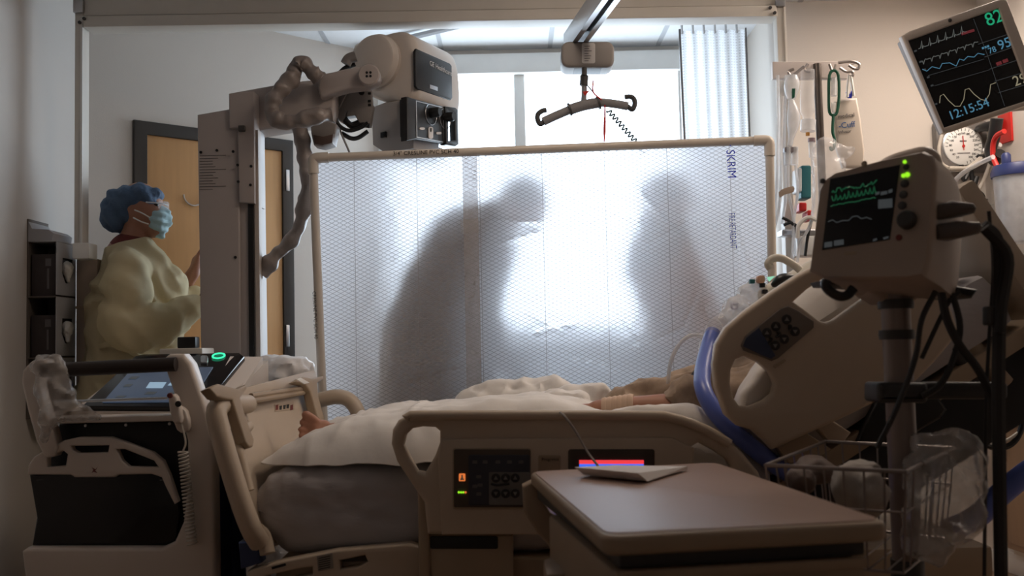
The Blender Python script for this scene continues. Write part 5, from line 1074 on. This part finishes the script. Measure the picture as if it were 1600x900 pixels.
hang = [HPL.p(*HPL.px(x, y), .07) for x, y in ((1492, 262), (1496, 285), (1506, 270), (1510, 290), (1516, 280), (1512, 300), (1522, 306), (1526, 312))]
tag(tube('black_coiled_cord', hang, .011, BLACK, None, 8, 6), 'black cord bunched below the blood pressure gauge', 'cord')
# red outlet and black plug
ro = thing('red_outlet', 'red emergency power outlet with a black plug below the tilted monitor', 'outlet', SPL.p(*SPL.px(1573, 212)))
a, b = SPL.px(1573, 200); pbox('outlet_plate', SPL, a - .05, a + .05, b - .07, b + .07, 0, .012, RED, ro, .004)
bp0 = SPL.p(*SPL.px(1556, 198), .05); tube('plug', [SPL.p(*SPL.px(1570, 196), .012), bp0, SPL.p(*SPL.px(1546, 202), .06)], lambda t: .030 - .014 * t, BLACK, ro, 10, 3)
tube('power_cord', [SPL.p(*SPL.px(x, y), .06) for x, y in ((1548, 202), (1533, 210), (1532, 230), (1540, 243), (1556, 243), (1566, 234))], .010, BLACK, ro, 8, 5)
tag(tube('white_clip_connector', [SPL.p(*SPL.px(x, y), .05) for x, y in ((1554, 234), (1560, 238), (1570, 232), (1578, 226))], .012, WHITE, None, 8, 4), 'small white tube connector beside the black power cord', 'connector')
tag(tube('black_strap_bundle', [SPL.p(*SPL.px(x, y), .10) for x, y in ((1590, 185), (1586, 210), (1580, 235), (1586, 250), (1596, 240))], .028, BLACK, None, 10, 5), 'bundle of black straps hanging under the monitor edge', 'strap')
tag(tube('red_hose_loop', [SPL.p(*SPL.px(x, y), .13) for x, y in ((1612, 205), (1600, 212), (1594, 225), (1594, 245), (1600, 260))], .012, RED, None, 8, 5), 'red hose loop at the right picture edge', 'hose')
# suction canister
sc_ = thing('suction_canister', 'clear suction canister with blue lid on the head wall', 'canister', SPL.p(*SPL.px(1595, 380), .1))
rad = .10; sq = SPL.off(.13); a0_, b_ = sq.px(1592, 320); ctr = sq.p(a0_, 0); ctr = V((ctr.x, ctr.y, 0)); zt, zb = sq.p(*sq.px(1592, 268)).z, sq.p(*sq.px(1592, 380)).z
lathe('jar', ctr + V((0, 0, zb)), (0, 0, 1), [(rad * .80, 0), (rad * .86, .01), (rad, zt - zb)], clear('canister_clear', (.62, .64, .68), .62, .2), sc_, 28)
lathe('lid', ctr + V((0, 0, zt)), (0, 0, 1), [(rad * 1.06, -.02), (rad * 1.08, 0), (rad * .95, .03), (rad * .5, .04)], mat('lid_navy', (.02, .03, .12), .4), sc_, 28)
lathe('lid_port', ctr + V((-.06, -.03, zt + .03)), (0, 0, 1), [(.02, 0), (.02, .04), (.012, .05)], mat('lid_navy', (.02, .03, .12)), sc_, 12)
pbox('holder_bracket', SPL, a0_ - .07, a0_ + .07, zt - .06, zt + .03, .0, .04, WHITE, sc_, .006)
tag(tube('suction_tube', [SPL.p(*SPL.px(x, y), .22) for x, y in ((1625, 245), (1600, 256), (1572, 272), (1545, 300), (1532, 330), (1528, 400), (1534, 480), (1540, 560), (1545, 640))], .011, CLEAR, None, 8, 5), 'clear suction tube looping from the canister down the wall', 'tube')
# gas panel and outlets
gp = thing('gas_outlet_panel', 'vertical metal gas outlet panel behind the canister', 'wall panel', HPL.p(*HPL.px(1550, 370)))
a, b = HPL.px(1541, 340); pbox('panel', HPL, a - .06, a + .05, b - .22, b + .09, 0, .015, mat('panel_steel', (.25, .22, .20), .4, .3), gp, .003)
for dz in (.04, -.07): lathe('gas_port', HPL.p(a + .01, b + dz, .012), HPL.n, [(.028, 0), (.028, .012), (.018, .02), (.018, .05)], CHROME, gp, 16)
lathe('green_fitting', HPL.p(a + .01, b - .02, .04), (.5, -.5, 0), [(.018, 0), (.018, .05), (.01, .055)], GREEN, gp, 12)
tag(tube('regulator_valve', [SPL.p(*SPL.px(x, y), .09) for x, y in ((1528, 335), (1534, 348), (1545, 346), (1560, 342))], .018, STEEL, None, 10, 4), 'small metal regulator on the gas outlet panel', 'valve')
wo = thing('wall_switch_plate', 'cream wall plate at the right edge below the canister', 'wall plate', SPL.p(*SPL.px(1577, 460)))
a, b = SPL.px(1577, 435); pbox('plate', SPL, a - .045, a + .045, b - .10, b + .10, 0, .012, OFFW, wo, .004); pbox('rocker', SPL, a - .015, a + .015, b - .04, b + .04, .012, .017, WHITE, wo, .002)
wo2 = thing('call_station_plate', 'pale wall plate with round jack and looping white cord', 'wall plate', HPL.p(*HPL.px(1525, 500)))
a, b = HPL.px(1527, 455); pbox('plate', HPL, a - .10, a + .05, b - .12, b + .10, 0, .012, OFFW, wo2, .006); lathe('jack', HPL.p(a - .03, b + .02, .012), HPL.n, [(.025, 0), (.025, .015), (.015, .02)], WHITE, wo2, 16)
tube('call_cord', [HPL.p(*HPL.px(x, y), .05) for x, y in ((1526, 452), (1516, 462), (1517, 490), (1522, 500), (1534, 480), (1538, 450))], .007, WHITE, wo2, 8, 5)
tag(tube('green_oxygen_hose', [SPL.p(*SPL.px(x, y), .15) for x, y in ((1540, 345), (1548, 420), (1558, 470), (1580, 520), (1605, 570))], .012, GREEN, None, 8, 5), 'dark green oxygen hose running down the head wall', 'hose')
# bedside cabinet and blue hose
cb_ = thing('bedside_cabinet', 'low wooden cabinet with pale top against the head wall', 'cabinet', SPL.p(.7, .1, .05))
zt = .72; ca, cbb = .12, 1.30
pbox('cabinet_body', SPL, ca, cbb, .13, zt, .0, .06, WOOD, cb_, .003); pbox('cabinet_top', SPL, ca - .02, cbb + .02, zt, zt + .03, .0, .13, WHITE, cb_, .006); pbox('plinth', SPL, ca, cbb, .101, .135, .0, .03, OFFW, cb_, .003)
for i in range(4):
    x0 = ca + .015 + i * (cbb - ca) / 4; f = pbox('cabinet_door', SPL, x0, x0 + (cbb - ca) / 4 - .03, .16, zt - .03, .06, .072, WOOD, cb_, .003); tube('handle', [SPL.p(x0 + .04, .55, .085), SPL.p(x0 + .04, .63, .085)], .005, STEEL, f, 8)
tag(tube('blue_vent_hose', [W(x, y, d) for x, y, d in ((1640, 715, 2.9), (1600, 742, 2.9), (1560, 775, 2.9), (1525, 808, 2.9), (1480, 830, 2.95))], .034, VBLUE, None, 12, 5, flat=.8), 'wide dark blue hose crossing behind the plastic bag at the lower right', 'hose')
for k, (pts, nm) in enumerate((([(1600, 615), (1598, 660), (1585, 690), (1560, 700), (1520, 690)], 'dark cable sagging over the cabinet top'), ([(1512, 650), (1516, 690), (1540, 700), (1570, 690), (1600, 670)], 'pale cord lying over the cabinet front'), ([(1530, 640), (1520, 680), (1530, 740), (1545, 780), (1540, 800)], 'thin clear tube dropping in front of the cabinet'))):
    tag(tube('hanging_cable', [W(x, y, 3.3) for x, y in pts], (.010, .006, .008)[k], (BLACK, TUBEC, CLEAR)[k], None, 8, 5), nm, 'cable')
# ------------------------------------------------------------------ infusion stand with bags and lines
YI = 3.92
iv = thing('infusion_stand', 'steel infusion stand with hooks, a reflection built as a bar, and crowded lines beside the screen', 'infusion stand', (W(1284, 500, YI).x, YI, 0))
ip = FR(YI)
px0 = W(1285, 300, YI).x
tube('stand_pole', [(px0, YI, .12), (px0, YI, W(1285, 100, YI).z)], .016, mat('pole_dark', (.12, .10, .09), .35, .5), iv, 12)
plate('hook_bar_reflection', ip, [(1207, 96), (1345, 95), (1330, 101), (1324, 123), (1208, 123)], (), .03, .005, mat('bar_cream', (.72, .64, .60), .45), iv)  # pale glass reflection beside the hooks, built as a solid cream bar
for k in range(5):
    a = R(72 * k); e_ = V((px0 + .26 * math.cos(a), YI + .26 * math.sin(a), .07)); tube('base_leg', [(px0, YI, .13), e_], .014, DARK, iv, 8); lathe('caster', e_ + V((-.01, 0, -.035)), (1, 0, 0), [(.01, 0), (.033, .002), (.033, .02), (.01, .022)], RUBBER, iv, 12)
HKM = mat('hook_steel', (.40, .36, .34), .3, .8)
for pts in ([(1310, 98), (1330, 96), (1342, 100), (1341, 107), (1334, 107), (1326, 102)], [(1312, 106), (1322, 112), (1332, 112), (1332, 118), (1326, 118)], [(1240, 108), (1232, 112), (1236, 118), (1244, 114), (1256, 104)], [(1296, 100), (1300, 110), (1304, 108), (1306, 101)], [(1262, 100), (1258, 110), (1266, 112)]):
    ptube('hook', pts, YI - .04, .006, HKM, iv, 8)
# pump rack on the stand
for (x0, y0, x1, y1, m, nm) in ((1252, 258, 1268, 310, TEAL, 'pump_body'), (1246, 262, 1254, 300, WHITE, 'pump_face'), (1249, 316, 1261, 330, RED, 'pump_clip'), (1262, 328, 1272, 344, RED, 'pump_clip'), (1222, 358, 1276, 368, STEEL, 'shelf_bracket'), (1246, 368, 1290, 400, WHITE, 'pump_body')):
    plate(nm, FR(YI - .04), rr(x0, y0, x1, y1, 3), (), .08, .006, m, iv)
for pts in ([(1268, 344), (1262, 370), (1258, 400)], [(1222, 340), (1232, 345), (1240, 352), (1246, 366)], [(1224, 352), (1236, 348), (1246, 354)]): ptube('pump_cable', pts, YI - .10, .006, BLACK, iv, 8)
# bags and drip chambers
def drip(label, pts, ds, w0, m, grp=None):
    t = thing('drip_line', label, 'drip line', W(*pts[-1], ds))
    return t
d1 = thing('infusion_bag', 'clear narrow infusion bag with two drip chambers, nearest the screen', 'infusion bag', W(1236, 240, YI - .07))
ptube('bag', [(1238, 118), (1237, 135), (1236, 155)], YI - .07, lambda t: .012 + .018 * math.sin(math.pi * min(1, t * .8 + .15)), CLEAR, d1, 10)
ptube('bag_lower', [(1236, 156), (1240, 180), (1238, 205), (1234, 228)], YI - .07, lambda t: .010 + .016 * math.sin(math.pi * min(1, t + .1)) ** 2, CLEAR, d1, 10)
for x in (1231, 1242): ptube('drip_chamber', [(x, 230), (x, 258)], YI - .07, .013, CLEAR, d1, 10, 0)
plate('manifold', FR(YI - .08), rr(1226, 229, 1246, 238, 3), (), .03, .004, mat('manifold_grey', (.25, .22, .23), .4), d1)
plate('clip', FR(YI - .10), [(1238, 138), (1243, 138), (1242, 152), (1238, 154)], (), .01, .002, GREEN, d1)
d2 = thing('infusion_bag', 'wide clear infusion bag with amber port in the middle of the stand', 'infusion bag', W(1262, 240, YI - .06))
ptube('bag', [(1262, 110), (1262, 130), (1261, 165), (1263, 190)], YI - .06, lambda t: .028 if t < .85 else .02, BAGC, d2, 12)
ptube('burette', [(1263, 188), (1262, 205)], YI - .06, .030, CLEAR, d2, 12, 0); ptube('amber_port', [(1262, 207), (1262, 212)], YI - .07, .008, mat('amber', (.5, .22, .03), .4), d2, 8, 0); ptube('drip_chamber', [(1268, 222), (1269, 246)], YI - .06, .012, CLEAR, d2, 10, 0); ptube('chamber_cap', [(1268, 216), (1268, 222)], YI - .06, .014, mat('cap_mauve', (.25, .18, .20), .4), d2, 10, 0)
gs = thing('green_hook_strap', 'dark green looped strap hanging from the infusion hooks', 'strap', W(1302, 234, YI - .06))
ptube('strap_loop', [(1296, 118), (1295, 150), (1296, 175), (1302, 180), (1308, 175), (1311, 150), (1310, 118), (1303, 110)], YI - .06, .006, GREEN, gs, 8, 3, closed=True)
ptube('strap_tail', [(1302, 180), (1301, 205), (1304, 218), (1303, 230), (1299, 234), (1297, 229)], YI - .06, .006, GREEN, gs, 8, 4); ptube('inner_chamber', [(1303, 122), (1303, 150)], YI - .06, .012, CLEAR, gs, 8, 0); plate('white_tag', FR(YI - .07), [(1299, 160), (1306, 160), (1305, 175), (1300, 175)], (), .006, .001, WHITE, gs)
pc = thing('pressure_cuff_bag', 'cream pressure infusion cuff bag with blue print on the stand', 'pressure bag', W(1330, 240, YI - .03))
CUFF = mat('cuff_cream', (.66, .58, .50), .5); cpl_ = FR(YI - .03)
plate('cuff', cpl_, [(1305, 158), (1316, 154), (1340, 152), (1346, 185), (1352, 235), (1350, 262), (1318, 262), (1306, 225), (1303, 190)], (), .035, .012, CUFF, pc)
ptube('hang_loop', [(1327, 118), (1325, 135), (1324, 152)], YI - .04, .006, WHITE, pc, 6); ptube('hang_loop', [(1329, 118), (1332, 136), (1334, 150)], YI - .04, .006, WHITE, pc, 6)
plate('blue_tab', cpl_, [(1322, 144), (1326, 142), (1328, 148), (1331, 141), (1333, 141), (1331, 153), (1325, 153)], (), .006, .001, BLUEINK, pc, c=.01)
for s, x, y, z_, m in (('medical', 1309, 185, .022, INKG), ('-Cuff', 1310, 201, .033, mat('cuff_blue', (.03, .12, .35), .6)), ('Infusor', 1310, 209, .018, INKG)):
    a, b = cpl_.px(x, y); text('printed_text', s, cpl_, a, b, z_, m, pc, .002, 5)
tag(crumple('drip_bag_cover', [('c', W(1290, 235, YI - .13), W(1300, 262, YI - .15), .05, .05), ('c', W(1310, 240, YI - .13), W(1330, 236, YI - .13), .04, .02), ('c', W(1285, 255, YI - .13), W(1282, 330, YI - .13), .04, .03)], BAGC, None, .008, .016, 20), 'crinkled clear bag hanging behind the vital signs monitor', 'plastic bag')
for k, (pts, nm, d) in enumerate((
    ([(1215, 118), (1216, 200), (1214, 280), (1210, 340), (1200, 400), (1188, 440)], 'clear line dropping along the screen edge, outermost', YI - .12),
    ([(1222, 150), (1220, 230), (1219, 310), (1206, 372), (1192, 420), (1182, 450)], 'clear line bending toward the patient below the screen corner', YI - .14),
    ([(1231, 258), (1232, 300), (1240, 345), (1238, 400), (1240, 425)], 'clear line from the left drip chamber', YI - .10),
    ([(1243, 258), (1246, 300), (1240, 350), (1243, 400)], 'clear line from the right drip chamber', YI - .08),
    ([(1269, 246), (1272, 300), (1266, 350), (1250, 380), (1246, 410)], 'clear line from the middle infusion bag', YI - .11),
    ([(1276, 344), (1262, 340), (1248, 352), (1246, 372)], 'white loop of tubing beside the pump shelf', YI - .13),
    ([(1228, 118), (1226, 180), (1225, 240), (1228, 300), (1222, 350)], 'clear line hanging between the screen and the drip chambers', YI - .05))):
    tag(tube('infusion_line', [W(x, y, d) for x, y in pts], .006 if k != 5 else .008, CLEAR if k != 5 else WHITE, None, 7, 5), nm, 'infusion line')
tag(plate('paper_tape_flag', FR(YI - .16), [(1217, 300), (1226, 294), (1240, 291), (1240, 300), (1226, 304), (1219, 309)], (), .003, .0005, CARTON, None, 2), 'cream paper flag stuck on an infusion line', 'paper flag')
# ------------------------------------------------------------------ breathing circuit at the patient head
vb = tag(tube('breathing_hose', [W(x, y, d) for x, y, d in ((1114, 520, 2.95), (1106, 545, 2.90), (1098, 580, 2.80), (1100, 612, 2.70), (1124, 652, 2.655), (1165, 690, 2.65), (1205, 722, 2.66), (1240, 745, 2.68))], .0235, VBLUE, None, 14, 6), 'bright blue breathing hose curving past the head rail', 'hose')
vr = thing('hose_connector', 'clear plastic elbow capping the blue breathing hose', 'connector', W(1115, 540, 2.95))
ptube('cuff_ring', [(1106, 549), (1109, 536)], 2.93, .029, CLEAR, vr, 14, 0); ptube('elbow', [(1109, 536), (1114, 520), (1122, 508), (1134, 502)], 2.95, .027, BAGC, vr, 14)
ptube('elbow_port', [(1118, 528), (1104, 522)], 2.95, .010, CLEAR, vr, 8, 0)
tag(crumple('breathing_filter', [('e', W(1150, 482, 3.0), (.045, .04, .035)), ('e', W(1168, 462, 3.02), (.035, .035, .035)), ('e', W(1182, 450, 3.03), (.03, .03, .03)), ('c', W(1138, 498, 2.98), W(1160, 474, 3.0), .028, .026)], clear('filter_clear', (.75, .72, .70), .4, .12), None, .006, .010, 28), 'crinkled clear breathing filter above the head rail', 'filter')
hm = thing('respirator_head_unit', 'cream curved device with handle loop resting behind the head rail', 'device', W(1240, 450, 3.05))
crumple('device_body', [('c', W(1200, 462, 3.05), W(1300, 420, 3.05), .035, .055), ('e', W(1250, 446, 3.05), (.12, .07, .035), (0, R(-25), 0))], mat('device_cream', (.62, .58, .50), .45), hm, .008, .003, 10, None, 5)
ptube('handle_loop', [(1204, 420), (1200, 412), (1208, 404), (1222, 404), (1240, 414), (1250, 422)], 3.0, .012, mat('device_cream', (.62, .58, .50)), hm, 10)
ptube('dark_slot', [(1206, 446), (1222, 438), (1240, 432)], 2.975, lambda t: .006 + .014 * math.sin(math.pi * t), BLACK, hm, 10)
plate('green_light', FR(2.97), [(1198, 433), (1212, 431), (1202, 440)], (), .004, .001, emis('green_pale', (.35, .8, .55), .8), hm); plate('orange_cap', FR(2.98), rr(1184, 430, 1196, 442, 4), (), .03, .004, mat('peach', (.65, .38, .26), .5), hm)
for x, y in ((1192, 446), (1196, 456), (1176, 440)): plate('clip', FR(2.99), rr(x - 4, y - 4, x + 4, y + 3, 1.5), (), .02, .002, BLACK if x > 1180 else TEAL, hm)
tag(ptube('feeding_tube', [(1102, 526), (1080, 524), (1060, 540), (1048, 566), (1044, 600), (1046, 618)], 3.0, .006, CLEAR, None, 8), 'thin white tube arching from the hose down to the patient', 'tube')
tag(ptube('sensor_wire', [(1118, 556), (1104, 566), (1090, 576), (1078, 594), (1072, 612)], 2.9, .0055, DARK, None, 8), 'dark sensor wire crossing in front of the blue hose', 'wire')
